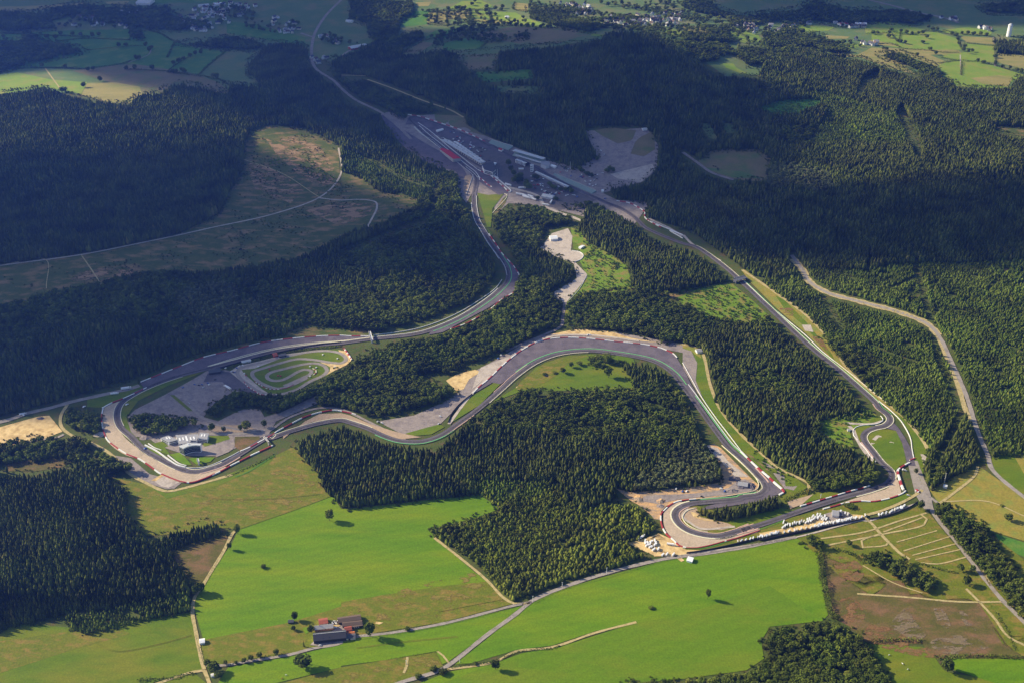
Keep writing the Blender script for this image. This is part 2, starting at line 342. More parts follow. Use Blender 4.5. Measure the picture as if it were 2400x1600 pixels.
# clearings in the woods
F('clear', 1, 'a:1680,1000 1720,900 1850,860 2100,880 2325,990 2340,1200 2349,1380 b:0,1190 150,1230 260,1320 520,1370 540,1400 480,1450 330,1530 270,1568 e:0,60 0,100 d:2349,100 2100,230 1800,300 1400,330 1000,340 700,400 300,480 0,560 -1100,700 -1100,280 0,262 600,180 1200,60 a:1500,1480 1600,1300 1680,1150', 'clearing')
F('darkgreen', 1, 'b:880,500 1300,480 1330,540 1000,570', 'clearing'); F('dullgreen', 1, 'b:960,600 1150,590 1400,600 1300,650 1130,640', 'clearing')
F('brownfield', 1, 'b:770,380 1090,370 1050,480 880,480', 'clearing')
F('brownfield', 1, 'c:110,1120 200,1040 500,1030 610,1100 560,1240 350,1230', 'clearing', True); F('dullgreen', 2, 'c:110,1150 400,1180 550,1230 350,1225', 'clearing')
F('dullgreen', 1, 'c:110,850 180,850 250,970 180,950', 'clearing'); F('dullgreen', 1, 'c:270,850 340,850 370,930 300,920', 'clearing')
F('darkgreen', 1, 'c:510,750 650,700 870,685 980,700 900,760 780,810 600,800', 'clearing', True)
F('clear', 1, 'c:2100,870 2230,870 2349,880 2800,900 2800,960 2349,940 2200,920', 'clearing'); F('clear', 1, 'f:1850,255 2349,260 2800,270 2800,350 2349,345 2150,335 2000,290', 'clearing')
F('brownfield', 1, 'b:640,790 850,800 860,860 1000,940 850,900 640,830', 'clearing'); F('clear', 1, 'd:1500,850 2000,700 2349,640 e:200,700 e:200,745 d:2000,760 d:1500,870', 'bank')
F('tanpatch', 2, 'a:1830,960 2000,940 2200,1010 2300,1150 2300,1260 2200,1290 2050,1200 1900,1060', 'clearing'); F('tanpatch', 2, 'd:450,300 700,280 950,300 1000,330 800,370 500,370', 'clearing'); F('tanpatch', 2, 'b:0,1400 230,1400 180,1500 0,1560 a:2100,1450 2349,1390', 'clearing'); F('tanpatch', 2, 'a:1700,1120 1850,1150 2100,1300 2000,1400 1750,1300', 'clearing')
# middle
F('scrubg', 1, 'e:1580,0 1640,20 1700,100 1960,250 2010,420 1700,480 1540,640 1540,470 1690,330 1640,230 1660,180 1590,100', 'scrub_ground')
F('scrubg', 1, 'f:-90,430 340,385 480,500 640,650 450,690 150,620 0,530', 'scrub_ground'); F('clear', 2, 'e:2240,450 2349,440 f:150,400 0,470 e:2280,490', 'scrub_ground')
F('green', 3, 'e:1030,1200 1200,1100 1340,960 1500,900 1700,870 1950,880 2010,900 2060,1060 2000,1100 1700,1120 1250,1120', 'meadow'); F('olive', 4, 'e:1240,1050 1400,930 1560,880 1700,880 1560,930 1450,1040 1300,1110 1200,1110', 'meadow')
F('green', 6, 'e:740,1350 800,1260 900,1160 1050,1065 1095,1075 950,1220', 'verge'); F('green', 6, 'b:935,1330 1010,1345 1120,1335 1040,1440 1030,1568 935,1568 e:1000,-5 1040,50 1020,60', 'verge')
F('orange', 4, 'f:400,290 430,292 640,450 850,605 1005,765 1130,950 1260,1100 1500,1290 1420,1260 1200,1060 1000,880 850,730 650,560 470,380', 'verge')
F('green', 5, 'f:640,470 700,560 860,700 980,850 1050,920 1020,860 850,650 700,500', 'verge'); F('heathred', 6, 'f:650,540 760,560 760,610 700,600', 'verge'); F('heathred', 6, 'f:880,740 960,760 1000,850 930,800', 'verge')
F('pale', 6, 'f:820,670 880,670 900,720 840,710', 'verge')
F('green', 3, 'f:1000,870 1250,1090 1500,1290 1660,1470 1700,1500 1690,1568 i:1670,60 1640,190 1600,60 f:1590,1568 1560,1400 1400,1230', 'verge')
F('green', 5, 'k:900,560 960,490 1100,460 1250,455 1380,480 1420,560 1500,730 1550,1000 1440,1050 1370,1120 1340,1110 1180,940 1040,780 950,690', 'verge')
F('green', 5, 'k:720,440 850,400 1040,400 900,470 820,520 800,600 830,660 740,600 700,520', 'verge'); F('green', 5, 'k:960,310 1100,240 1140,250 1150,300 1060,350 960,340', 'verge')
F('scrubg', 2, 'f:930,1330 1200,1280 1290,1250 1380,1330 1150,1400 1200,1568 960,1500', 'scrub_ground')
F('green', 3, 'f:0,790 110,820 170,900 190,1080 280,1290 430,1450 570,1568 i:540,0 640,90 780,160 860,220 720,330 690,280 600,150 420,0 f:380,1568 130,1180 0,960', 'verge')
F('lot', 5, 'f:0,830 60,850 100,930 90,1050 150,1200 100,1130 0,960', 'bank'); F('orange', 4, 'f:0,805 110,830 130,900 100,880 60,850 0,825', 'verge')
F('clear', 5, 'q:1640,130 1760,180 2050,420 2200,620 2230,700 2140,560 1900,330', 'bank')
F('olive', 4, 'q:2120,740 2230,690 2352,700 i:870,240 860,280 750,330 700,340', 'verge')
# foreground fields
F('olive', 1, 'g:760,150 1000,200 1150,260 1330,205 1560,150 1900,0 d:2030,1500 g:2100,40 2190,130 2290,280 1640,515 1560,500 1020,560 870,430', 'rough_pasture')
F('green', 2, 'g:1000,200 1150,262 1400,200 1900,0 1850,60 1500,210 1300,260 1150,300', 'verge')
F('bright', 1, 'g:1640,515 2290,280 2349,370 h:30,370 400,330 950,270 1090,370 900,440 610,510 640,570 900,790 1000,870 700,900 300,960 0,1010 g:2349,1040 2000,1150 1400,1270 1330,1030 1380,920 1500,740 1600,600', 'meadow')
F('olive', 1, 'g:1400,1270 2000,1150 2349,1040 h:0,1010 300,960 700,900 1000,870 1190,1020 700,1150 0,1260 g:2349,1290 2000,1370 1570,1450 1420,1450 1380,1350', 'rough_pasture')
F('green', 1, 'g:-1100,1180 0,1150 560,1190 1320,1080 1340,1200 1400,1480 1050,1568 800,1760 -1100,1760', 'meadow')
F('olive', 2, 'g:-1100,1250 0,1280 350,1230 800,1180 900,1230 500,1340 0,1500 -1100,1700', 'rough_pasture')
F('bright', 2, 'g:1570,1460 2000,1385 2349,1300 h:0,1275 700,1165 1250,1035 1000,1230 740,1420 690,1440 650,1350 300,1410 0,1450 g:2349,1460 1900,1568 1600,1650 1500,1568', 'meadow')
F('olive', 2, 'h:0,1460 300,1410 655,1355 700,1450 560,1520 400,1568 0,1760 g:1600,1760 1900,1580', 'rough_pasture')
F('green', 1, 'g:1050,1580 1340,1500 1420,1568 1440,1760 900,1760', 'meadow')
F('bright', 1, 'h:1310,1015 1500,925 1800,840 2200,730 i:60,690 780,570 930,640 960,900 1000,1100 960,1140 600,1180 540,1280 560,1400 440,1480 0,1540 h:2000,1568 1700,1760 600,1760 540,1568 740,1490 1050,1430 1250,1360 1500,1320 2030,1150 1750,1210 1450,1310 1200,1340 900,1430 780,1440', 'meadow')
F('mid', 2, 'h:1050,1435 1250,1365 1500,1325 2030,1155 2349,1100 i:300,1000 600,900 900,1100 600,1180 540,1280 560,1400 440,1480 0,1540 h:2000,1568 1700,1760 700,1760 700,1568', 'meadow')
F('rustpatch', 3, 'g:1600,250 2000,60 2200,180 2280,280 1900,400 1640,500 1300,480 1100,420', 'rough_pasture'); F('rustpatch', 3, 'h:0,1080 400,930 900,800 1000,880 1150,1000 700,1110 200,1200', 'rough_pasture'); F('rustpatch', 3, 'h:0,1480 640,1370 680,1440 300,1568 0,1700', 'rough_pasture')
# lower right
F('olive', 1, 'i:790,570 1260,450 1600,330 1690,390 2120,920 2349,1150 2900,1700 2200,1300 2040,1020 1550,980 1260,960 1100,850 960,720', 'rough_pasture')
F('heath', 1, 'i:960,640 1230,760 1500,860 1900,960 2040,1020 2230,1300 2349,1400 1900,1400 1740,1400 1650,1300 1270,1290 1150,1180 1040,1120 1000,900', 'heath')
F('heathred', 3, 'i:1050,700 1180,720 1250,800 1200,870 1080,830', 'heath', True); F('heathred', 3, 'i:1100,980 1200,1000 1250,1130 1170,1160 1080,1100', 'heath', True)
F('heathred', 3, 'i:1280,1170 1500,1210 1650,1290 1740,1390 1270,1280', 'heath', True); F('heathgrey', 4, 'i:1430,1180 1550,1050 1600,1150 1680,1230 1620,1270 1500,1230', 'heath', True)
F('heathgrey', 4, 'i:1700,1290 1850,1240 2100,1280 2090,1340 1900,1370 1750,1350', 'heath', True); F('heathgrey', 4, 'i:1730,1040 1790,1060 1840,1200 1780,1180', 'heath', True); F('heathgrey', 4, 'i:1900,1050 1960,1100 2020,1210 1950,1180', 'heath', True)
F('green', 1, 'i:1250,1290 1650,1320 1740,1400 1800,1480 1850,1500 2300,1568 2300,1760 1500,1760 1430,1568 1330,1400', 'meadow'); F('bright', 2, 'i:1850,1400 2349,1400 2900,1500 2900,1760 2150,1568 1870,1480', 'meadow')
F('olive', 1, 'i:2120,1030 2349,1250 2900,1700 2900,1400 2349,1330 2240,1260 2120,1040', 'rough_pasture')
F('orange', 1, 'i:1700,240 1900,130 2060,90 2349,290 2900,600 2900,900 2349,590 2150,530 2050,480 1900,430 1780,360', 'heath'); F('green', 1, 'i:2080,60 2150,0 f:2150,1530 2349,1500 2900,1500 i:2900,500 2349,270 2200,190', 'meadow')
F('orange', 2, 'i:2250,-50 2349,-40 2900,100 2900,300 2349,130', 'heath'); F('darkgreen', 1, 'i:2150,540 2349,600 2900,900 2900,1300 2349,700 2200,640', 'meadow')
F('olive', 1, 'i:2100,880 2349,1120 2900,1700 2900,1300 2349,720 2150,560', 'rough_pasture')
F('heath', 1, 'g:40,60 420,0 500,40 440,80 260,110 60,110', 'clearing'); F('heath', 1, 'g:1170,660 1560,520 1570,600 1440,800 1400,870 1330,900 1230,760', 'clearing')
F('green', 1, 'd:600,1180 950,1070 1000,1100 740,1240 600,1230', 'verge'); F('sand', 2, 'd:-1100,1420 0,1370 250,1300 340,1290 430,1400 300,1450 0,1510 -1100,1600', 'bare_sand')
# circuit surrounds
F('lot', 2, 'd:880,1300 930,1250 1130,1150 1330,1040 1420,985 1500,960 1600,990 1750,1130 1600,1130 1480,1200 1400,1300 1500,1330 1640,1260 1700,1240 1790,1250 1820,1300 2000,1250 2150,1170 2250,1120 2200,1200 1900,1330 1850,1420 1700,1480 1500,1568 1300,1568 1100,1500 1000,1430 920,1440 880,1370', 'gravel_yard')
F('asphalt', 3, 'd:1500,980 1620,1000 1800,1140 1700,1130 1590,1110 1530,1060 1400,1060 1430,1000', 'car_park'); F('bed', 3, 'd:1420,1370 1650,1340 1800,1400 1500,1410', 'gravel_yard')
F('green', 3, 'd:1170,1150 1200,1150 1330,1260 1300,1260', 'verge'); F('green', 4, 'd:1040,1480 1110,1480 1180,1568 1100,1540', 'verge'); F('green', 4, 'm:200,450 330,420 430,510 290,560', 'verge')
F('bright', 5, 'm:460,665 640,630 760,740 860,860 720,850 560,760', 'verge'); F('bright', 5, 'm:800,740 970,720 1280,720 1200,800 950,850 880,800', 'verge'); F('green', 4, 'm:1170,320 1530,320 1560,380 1100,520 1040,470 1160,430', 'verge'); F('heath', 4, 'm:1650,340 2100,330 2130,480 1750,590 1640,520', 'verge')
F('green', 3, 'd:700,1260 900,1160 1200,1030 1500,930 2000,850 2349,800 e:200,790 0,800 d:1900,870 1430,980 1150,1090 950,1190 870,1300 900,1400 1000,1500 1150,1568 1050,1568 850,1430 800,1330', 'verge')
F('lot', 2, 'g:770,0 900,20 1030,130 1250,190 1200,230 1150,235 1000,190 880,130', 'gravel_yard'); F('pale', 3, 'g:1050,170 1130,130 1240,185 1160,225 1110,215', 'gravel_yard'); F('sand', 4, 'g:1040,175 1110,135 1130,140 1070,180', 'gravel_yard')
F('lot', 2, 'e:250,1330 500,1290 700,1200 810,1130 800,1080 870,1010 1060,910 1130,870 1300,770 1450,730 1650,700 1900,720 2349,800 2349,860 2200,830 1600,758 1350,790 1130,940 900,1150 740,1290 650,1380 420,1420', 'gravel_yard')
F('sand', 3, 'e:720,1050 800,1005 920,975 960,990 880,1040 840,1110 790,1120', 'bare_sand'); F('sand', 3, 'e:1440,735 1600,700 1720,697 1850,715 2000,760 2180,790 1850,760 1650,740', 'bare_sand')
F('pale', 3, 'e:960,960 1140,890 1200,870 1060,980 900,1110 930,1020', 'gravel_yard'); F('green', 5, 'e:440,1415 600,1370 680,1350 710,1370 620,1420 500,1430', 'verge')
F('sand', 4, 'e:1200,1095 1250,1075 1240,1105 1215,1115', 'bare_sand')
F('pale', 3, 'e:1360,150 1450,40 1560,5 1590,60 1580,160 1650,170 1665,205 1610,240 1690,320 1690,345 1540,525 1500,500 1430,465 1620,350 1600,250 1480,200', 'gravel_yard'); F('green', 4, 'e:1590,100 1620,110 1640,160 1600,150', 'verge')
F('earth', 2, 'h:1890,230 q:0,700 500,660 900,620 1290,560 1290,300 1090,20 1200,0 1300,60 1700,460 1850,600 1830,680 1650,720 1000,790 700,820 500,900 430,980 420,1100 330,1090 280,1030 100,880 0,830', 'bare_earth')
F('lot', 4, 'q:60,780 350,740 700,730 1150,700 1400,640 1550,530 1650,510 1800,600 1740,680 1400,740 700,800 380,870 150,830', 'gravel_yard'); F('pale', 3, 'q:1100,20 1250,60 1400,250 1700,480 1500,470 1250,200 1150,120', 'bare_earth')
F('sand', 3, 'h:1960,600 2000,600 2100,570 2180,540 2330,650 2330,710 2150,690 2060,650', 'bare_sand'); F('sand', 3, 'r:280,880 500,780 700,870 1000,1080 1330,1090 1100,1190 780,1220 400,1130', 'bare_sand')
F('bed', 3, 'q:760,1060 850,960 950,940 1000,1060 1400,1150 1500,1200 1300,1250 1000,1220 830,1140', 'bank'); F('sand', 4, 'q:850,980 930,1000 1020,1080 1300,1130 1050,1110 900,1060', 'bank')
F('green', 3, 'q:1400,1130 2150,930 2352,960 i:800,385 600,440 q:1550,1230', 'verge'); F('olive', 2, 'r:740,330 1200,270 2000,500 2352,560 2352,640 1800,800 1200,760 850,600', 'verge')
F('olive', 2, 'i:0,640 700,440 980,370 1150,330 1450,300 1540,260 1600,280 1250,430 800,520 0,680', 'verge'); F('green', 4, 'i:780,390 1000,320 1400,225 1380,240 900,370 700,420', 'verge'); F('green', 4, 'i:700,370 950,300 1100,270 1000,250 900,260 780,330', 'verge')
F('sand', 3, 'v:0,700 300,640 560,600 900,450 1000,420 1250,440 1430,450 1420,520 900,600 400,690 0,760', 'camping_ground')
F('lot', 4, 'v:880,440 1100,380 1250,420 1240,480 1000,530 930,500', 'camping_ground'); F('road', 3, 'i:1550,60 1600,40 1690,260 1720,380 1660,370 1600,270', 'car_park'); F('pale', 3, 'k:1790,650 1880,700 1890,850 1830,1040 1790,900 1760,800', 'bare_sand')
F('green', 4, 'i:1200,350 1530,270 1570,290 1300,400', 'verge'); F('lot', 3, 'i:520,20 600,100 700,240 740,270 800,200 700,140 560,40', 'bank')
# pits and paddock
F('lot', 1, 'b:270,790 330,770 400,800 640,790 1000,940 1500,1130 1680,1130 1750,1060 1680,900 1850,900 2100,880 2180,1000 2170,1170 2080,1250 1800,1330 1900,1380 2120,1380 2100,1430 2000,1568 1700,1500 1500,1450 1300,1410 1150,1400 1060,1480 1050,1400 900,1330 860,1400 790,1300 800,1200 600,1150 480,1050', 'paddock')
F('runoff', 2, 'b:280,790 330,830 600,1000 760,1090 850,1180 860,1220 820,1230 780,1180 600,1140 450,1030 300,850', 'stand_apron', True); F('darkroad', 2, 'b:670,940 1000,960 1300,1100 1560,1290 1760,1380 1500,1450 1250,1330 1150,1280 1000,1180 800,1060', 'paddock')
F('brownfield', 2, 'b:1740,900 1850,880 2030,900 2000,970 1900,990 1800,940', 'verge'); F('brownfield', 2, 'b:2030,960 2150,900 2160,1030 2080,1080 1990,1060', 'verge'); F('pale', 3, 'b:1850,1200 2140,1130 2160,1170 2060,1260 1900,1230', 'car_park')
F('bed', 3, 'b:850,1215 905,1200 880,1300 850,1360 835,1300', 'stand_apron'); F('clear', 3, 'b:1040,1480 1110,1370 1150,1340 1130,1400 1060,1490', 'bank')

# ------------------------------------------------------------------ run-off areas, gravel traps and the racing circuit
def RO(m, poly, lvl=6, name='runoff_area', sm=False): sheet(name, poly, M[m], lvl, sm=sm)
RO('runoff', 'e:900,1145 1010,1040 1130,935 1240,845 1350,790 1450,765 1600,757 1800,772 2050,800 2200,832 2290,870 2349,960 f:60,1080 130,1200 100,1230 0,1110 e:2250,985 2150,915 1900,860 1700,840 1500,860 1350,915 1200,1010 1095,1075 1040,1065', 7)
RO('runoff', 'd:960,1065 1100,1000 1250,945 1400,890 1500,868 1800,790 2000,762 2200,746 2349,742 e:200,742 230,762 0,788 d:2200,808 1900,850 1600,925 1450,960 1300,1000 1150,1040 1000,1110', 7)
RO('runoff', 'e:1000,40 1060,120 1150,220 1240,330 1236,380 1200,430 1160,460 1000,560 850,640 700,720 600,740 620,700 800,620 950,530 1080,430 1150,350 1100,200', 7)
RO('runoff', 'b:890,1210 1000,1290 1080,1345 1150,1330 1050,1230 960,1170 870,1130', 7); RO('runoff', 'q:1560,110 1700,200 2080,600 2210,690 2130,745 1850,760 1950,660 1930,580 1700,330', 7)
RO('runoff', 'q:1100,900 1600,780 1950,740 2130,760 1900,830 1300,920 1000,960', 5); RO('bed', 'i:720,320 900,270 820,340 740,370', 5); RO('runoff', 'b:470,800 560,820 700,880 1000,980 1180,1090 1300,1150 1050,1040 720,950 600,920 520,860 440,860', 6)
RO('runoff', 'k:1290,300 1420,430 1520,580 1620,760 1670,940 1700,1050 1560,1040 1540,920 1480,680 1380,480 1200,430', 6)
RO('gravel', 'r:585,500 590,410 640,320 720,260 850,205 1050,205 900,260 790,310 740,400 750,500 860,640 1100,780 1400,865 1700,880 2352,690 2352,740 1800,890 1350,1010 960,1055 860,980 740,870 640,740 595,640', 6, 'gravel_trap', True)
RO('gravel', 'd:705,1250 760,1215 850,1190 810,1250 800,1330 850,1430 940,1510 1030,1568 g:1100,50 1200,95 1300,110 1420,110 1560,80 1500,120 1330,188 1250,190 1100,130 960,30 d:870,1565 750,1480 712,1380 700,1310', 6, 'gravel_trap', True)
RO('gravel', 'i:970,372 1180,300 1400,235 1465,160 1482,175 1505,262 1465,290 1300,318 1130,328 1040,350', 6, 'gravel_trap')
RO('bed', 'd:1950,1450 2100,1330 2200,1280 2349,1275 e:60,1290 200,1350 400,1410 550,1440 400,1455 200,1390 60,1330 d:2349,1320 2150,1335 1950,1400', 6, 'gravel_trap'); RO('bed', 'i:-90,480 30,420 100,360 0,365 -60,390', 4, 'gravel_trap')
CIRC = ('s:1640,1300 1500,1190 1250,985 1000,780 760,590 600,440 500,350 480,300 560,270 850,360 1100,450 1400,570 1700,690 1950,810 p:0,330 300,490 '
        '650,640 1000,840 1400,1050 1700,1190 1950,1300 b:1830,1400 1930,1440 2020,1500 2090,1568 e:2170,40 2349,110 f:80,130 260,250 400,370 600,560 900,840 1050,960 1200,1090 '
        '1330,1210 k:1100,110 1250,230 1285,310 1200,400 1030,440 910,490 855,570 880,660 1000,810 1150,1000 1290,1130 1320,1220 1240,1330 1000,1430 600,1540 i:1000,325 800,390 '
        '600,460 400,520 r:2200,660 1900,760 1600,830 1300,805 1050,730 890,620 810,500 810,400 900,310 1100,240 1500,200 2000,150 q:1600,780 1850,740 1950,660 '
        '1930,570 1800,420 1600,220 1400,40 f:230,1400 100,1220 0,1085 e:2280,1000 2150,920 1900,868 1700,848 1500,868 1350,920 1200,1020 1100,1110 950,1240 800,1350 '
        '680,1430 550,1470 400,1465 300,1435 180,1380 60,1340 0,1325 d:2200,1345 2000,1400 1850,1450 m:2352,300 2000,500 1700,690 1400,860 1200,930 1000,980 850,985 700,950 500,870 250,735 0,590 d:900,1435 830,1370 '
        '805,1290 830,1215 900,1160 1050,1085 1250,1015 1450,965 1600,925 1900,850 2200,808 2349,795 e:200,768 500,735 620,705 800,630 950,540 1080,440 1145,360 1140,280 '
        '1080,180 1012,80 968,8 b:938,1525 918,1450 912,1350 925,1285 930,1230')
CL = smooth_line(W3(CIRC), 6, True)
cpx = [proj(p.x, p.y, p.z) for p in CL]
def span(a, b):
    """piece of the circuit centre line between the points nearest two survey points"""
    ia, ib = [min(range(len(CL)), key=lambda i: (cpx[i][0] - q[0]) ** 2 + (cpx[i][1] - q[1]) ** 2) for q in (P(a)[0], P(b)[0])]
    return CL[ia:ib + 1] if ia <= ib else CL[ia:] + CL[:ib + 1]
ribbon('race_track', CL, 12.5, M['asphalt'], 9, closed=True, sm=False)
ribbon('rubbered_line', CL, 4.2, M['rubber'], 10, closed=True, sm=False, off=.8)
def kerb(a, b, off, w, mt, name='kerb', lvl=11): ribbon(name, span(a, b), w, mt, lvl, off=off, sm=False)
kerb('f:80,130', 'f:1330,1210', 7.2, 1.6, CREAM); kerb('f:400,370', 'k:1240,220', 8.6, 1.6, GREENP); kerb('k:1250,230', 'k:1100,430', 7, 1.4, CREAM); kerb('k:1100,430', 'k:1290,1130', 7, 1.6, CREAM)
kerb('k:1000,810', 'k:1320,1240', 7, 2, CREAM); kerb('k:1040,60', 'k:1200,200', -7, 1.8, PINKK); kerb('k:1150,150', 'k:1060,430', -7, 1.6, CREAM); kerb('k:880,660', 'k:1050,900', -8, 3, PINKK)
kerb('i:1400,220', 'i:1180,290', 7.5, 2.0, CREAM); kerb('i:500,490', 'i:300,550', -7, 1.6, PINKK); kerb('r:2300,640', 'r:1500,840', 8, 2.6, PINKK); kerb('r:1900,760', 'r:1100,240', 8, 2.8, CREAM)
kerb('r:1800,790', 'r:1000,260', -7, 1.5, PINKK); kerb('r:1300,215', 'r:2352,90', 8.5, 2, GREENP); kerb('q:1650,780', 'q:1500,130', 7.5, 1.8, CREAM); kerb('q:1850,740', 'q:1700,320', 7, 1.5, CREAM)
kerb('q:1930,570', 'q:1750,380', -7.5, 3, PINKK); kerb('q:1700,320', 'f:60,1160', -9.5, 2.2, GREENP); kerb('q:1700,320', 'f:0,1085', -12.3, 1.8, WHITE); kerb('f:0,1085', 'e:1220,1000', -8.5, 2.2, GREENP)
kerb('e:1300,950', 'e:1060,1140', -7, 1.3, PINKK); kerb('e:1700,848', 'e:1000,1200', 7, 1.2, CREAM); kerb('e:750,1380', 'e:250,1420', 7.5, 2, GREENP); kerb('e:900,1290', 'e:700,1420', 7, 1.5, PINKK)
kerb('e:200,1395', 'm:2352,300', -7, 1.6, CREAM); kerb('m:1450,840', 'm:500,870', -7, 1.6, CREAM); kerb('m:1700,690', 'm:1000,980', 7.5, 2, PINKK); kerb('m:600,920', 'd:900,1435', 7, 1.5, CREAM); kerb('m:300,760', 'd:830,1215', 7, 1.2, CREAM)
kerb('d:830,1370', 'd:1250,1015', -7, 1.3, CREAM); kerb('d:1450,965', 'e:200,768', 7.2, 2.6, CREAM); kerb('e:200,768', 'e:1100,420', 7.5, 1.4, WHITE); kerb('e:620,705', 'e:1080,180', -7.5, 2, GREENP); kerb('e:1100,210', 'b:912,1400', 7, 1.4, WHITE); kerb('e:1000,60', 'b:912,1350', -7, 1.2, WHITE)
kerb('b:930,1240', 's:600,440', -7.5, 1.8, WHITE); kerb('b:930,1240', 's:600,440', 7.5, .9, WHITE); kerb('s:1000,780', 's:600,440', 8.5, 1.5, CREAM)
ribbon('service_road', 's:660,420 900,600 1200,830 1500,1060 1760,1270', 9, M['asphalt'], 8, off=-9)
# kart circuit
F('green', 3, 'K:120,540 250,440 550,380 1000,260 1500,195 1800,190 1930,250 1990,350 1900,430 1730,510 1600,600 1350,710 1150,820 900,890 700,890 560,860 400,760 250,640', 'kart_infield')
F('pale', 4, 'K:120,530 250,440 560,375 1000,260 1350,215 1350,240 900,330 500,480 300,500 340,560 480,680 620,800 700,850 560,855 400,760 250,640', 'gravel_yard'); F('sand', 4, 'K:1780,200 1900,215 1990,340 1900,430 1730,510 1560,600 1650,520 1660,460 1500,380 1800,400 1890,330', 'bare_sand', True)
for ln in ('K:1310,620 1150,700 1000,760 850,790 700,750 560,680 470,590 480,530 600,490 900,400 1150,340 1400,350 1650,390 1830,400 1900,350 1860,280 1740,230 1500,215 1100,270 700,370 340,460 260,500 240,560 290,640 420,740 560,830 700,875 900,875 1150,800 1350,680 1560,580 1610,510 1560,440 1430,405 1250,420 950,490 760,540 690,590 710,640 800,670 920,660 1050,600 1150,540 1260,500 1370,520 1350,570 1200,640 1050,710 950,750'.split('~')):
    ribbon('kart_track', ln, 8.5, M['road'], 6, step=5); 
# wheel marks in the grass
for ln in ('g:1240,240 1500,300 1900,300 2200,270', 'h:100,1330 400,1290 800,1250', 'g:600,1250 800,1350 1100,1300 1320,1240'):
    for o_ in (-1.1, 1.1): ribbon('wheel_mark', ln, .7, M['olive'], 4, off=o_)
# ------------------------------------------------------------------ roads, lanes and paths
def RD(ln, w, m='trackdirt', name='lane', lvl=5, step=10, wj=.12): ribbon(name, ln, w, M[m], lvl, step=step, wj=wj)
RD('g:1450,1700 1440,1568 1410,1490 1380,1380 1345,1200 1325,1080 1340,980 1400,890 1460,790 1540,660 1600,540 1625,515', 6, 'trackdirt'); RD('g:1420,1450 1560,1445 1700,1420 2000,1372 2150,1332 2349,1292 h:0,1270 350,1222 700,1160 1200,1033 1310,1012', 5.5, 'road')
RD('h:200,1650 400,1568 680,1480 800,1400 1000,1240 1200,1095 1310,1005 1400,960 1500,920 1700,850 2000,765 2280,705 i:30,695 400,640 700,580 780,565', 7.5, 'road'); RD('h:640,570 820,710 1000,860 1120,985 1190,1022 1300,1020', 5, 'trackdirt')
RD('h:670,1075 900,1030 1110,990', 3, 'olive'); RD('h:690,1480 1050,1425 1200,1352 1450,1322 1750,1222 2030,1150', 4.5, 'trackdirt'); RD('g:1000,1600 1330,1492 1420,1480', 5, 'trackdirt'); RD('h:740,1430 700,1380 660,1350', 3, 'trackdirt')
RD('h:455,1390 450,1450 430,1500', 4, 'trackdirt'); RD('i:1600,40 1650,170 1690,270 1720,390 1900,620 2100,880 2200,1000 2349,1150 2700,1500', 8, 'road'); RD('i:1640,250 1700,290 1770,340', 6, 'road'); RD('i:1765,335 1880,250 2010,140 2030,80', 5, 'trackdirt'); RD('i:1800,320 2100,320 2349,420', 3, 'trackdirt')
RD('i:1650,240 1600,275 1500,330 1350,390 1250,425 1300,470 1350,530 1500,680 1560,720', 6, 'trackdirt'); RD('i:1690,395 1500,450 1250,530 950,575', 3.5); RD('i:1640,410 1680,440 1660,480 1400,540 1000,620', 3.5); RD('i:1380,530 1650,430', 3)
RD('i:1350,545 1230,590 1240,640', 3.5); RD('i:1420,590 1400,620 1250,635', 3); RD('i:1470,600 1750,520', 2.5); RD('i:1520,660 1840,560', 2.5); RD('i:1580,690 1880,610', 2.5); RD('i:1600,720 1910,650', 2.5); RD('i:1640,740 1750,750 1960,700', 3)
RD('i:1200,955 1560,980 1900,1010 2200,1010', 4, 'trackdirt'); RD('i:1950,920 2040,1010 2150,1130 2240,1250 2400,1330', 4.5, 'trackdirt'); RD('i:1240,760 1450,880 1650,950', 2.5, 'trackdirt'); RD('i:2060,790 2120,900', 5)
RD('e:2300,800 f:0,803 90,822 125,845 150,900 190,1080 260,1250 400,1420 560,1568 i:640,80 780,150 865,195 870,235 900,240', 6.5, 'trackdirt'); RD('f:410,292 640,450 860,612 1010,775 1120,950 1250,1085 1510,1290 1650,1460 1690,1530', 7, 'trackdirt')
RD('d:-1100,1420 0,1335 200,1272 350,1238 480,1200 700,1150 900,1105 960,1085', 11, 'road', 'road'); RD('d:465,1215 420,1290 425,1370 500,1430 620,1475 g:770,0 880,120 1000,190 1150,250 1250,232 1400,192 1600,135', 6.5, 'trackdirt'); RD('d:-1100,1600 0,1520 200,1470 400,1440 440,1420', 6, 'road')
RD('g:1890,0 1700,120 1620,150', 3, 'darkgreen'); RD('g:1640,510 2000,385 2290,278', 3, 'olive')
RD('a:2349,0 2250,100 2200,170 2160,250 2145,400 2180,480 2300,560 2349,610 b:100,690 280,780 400,880 480,960', 10, 'lot', 'road', 4); RD('a:2070,230 2160,260', 10, 'lot', 'road', 4); RD('b:180,550 350,610 550,690 750,760 840,810', 6, 'trackdirt'); RD('b:0,520 180,525', 5, 'trackdirt'); RD('b:0,390 60,350 150,330 180,320', 8, 'lot', 'road')
RD('a:2330,1020 2345,1200 2200,1360 1900,1470 1500,1560 d:1100,80 600,180 0,262 -1100,380', 5, 'pale'); RD('a:2200,1365 2349,1380 b:120,1375 230,1390 245,1430 180,1568', 5, 'pale'); RD('a:1680,1100 1950,1200 2200,1360', 2.5, 'trackdirt'); RD('d:560,190 650,320 700,400', 3, 'trackdirt'); RD('d:0,262 300,215 320,420', 2, 'trackdirt')
ribbon('road', 'f:760,215 830,300 870,370 1000,450 1200,505 1480,580 1680,660 1760,740', 18, M['trackdirt'], 4, wj=.25)
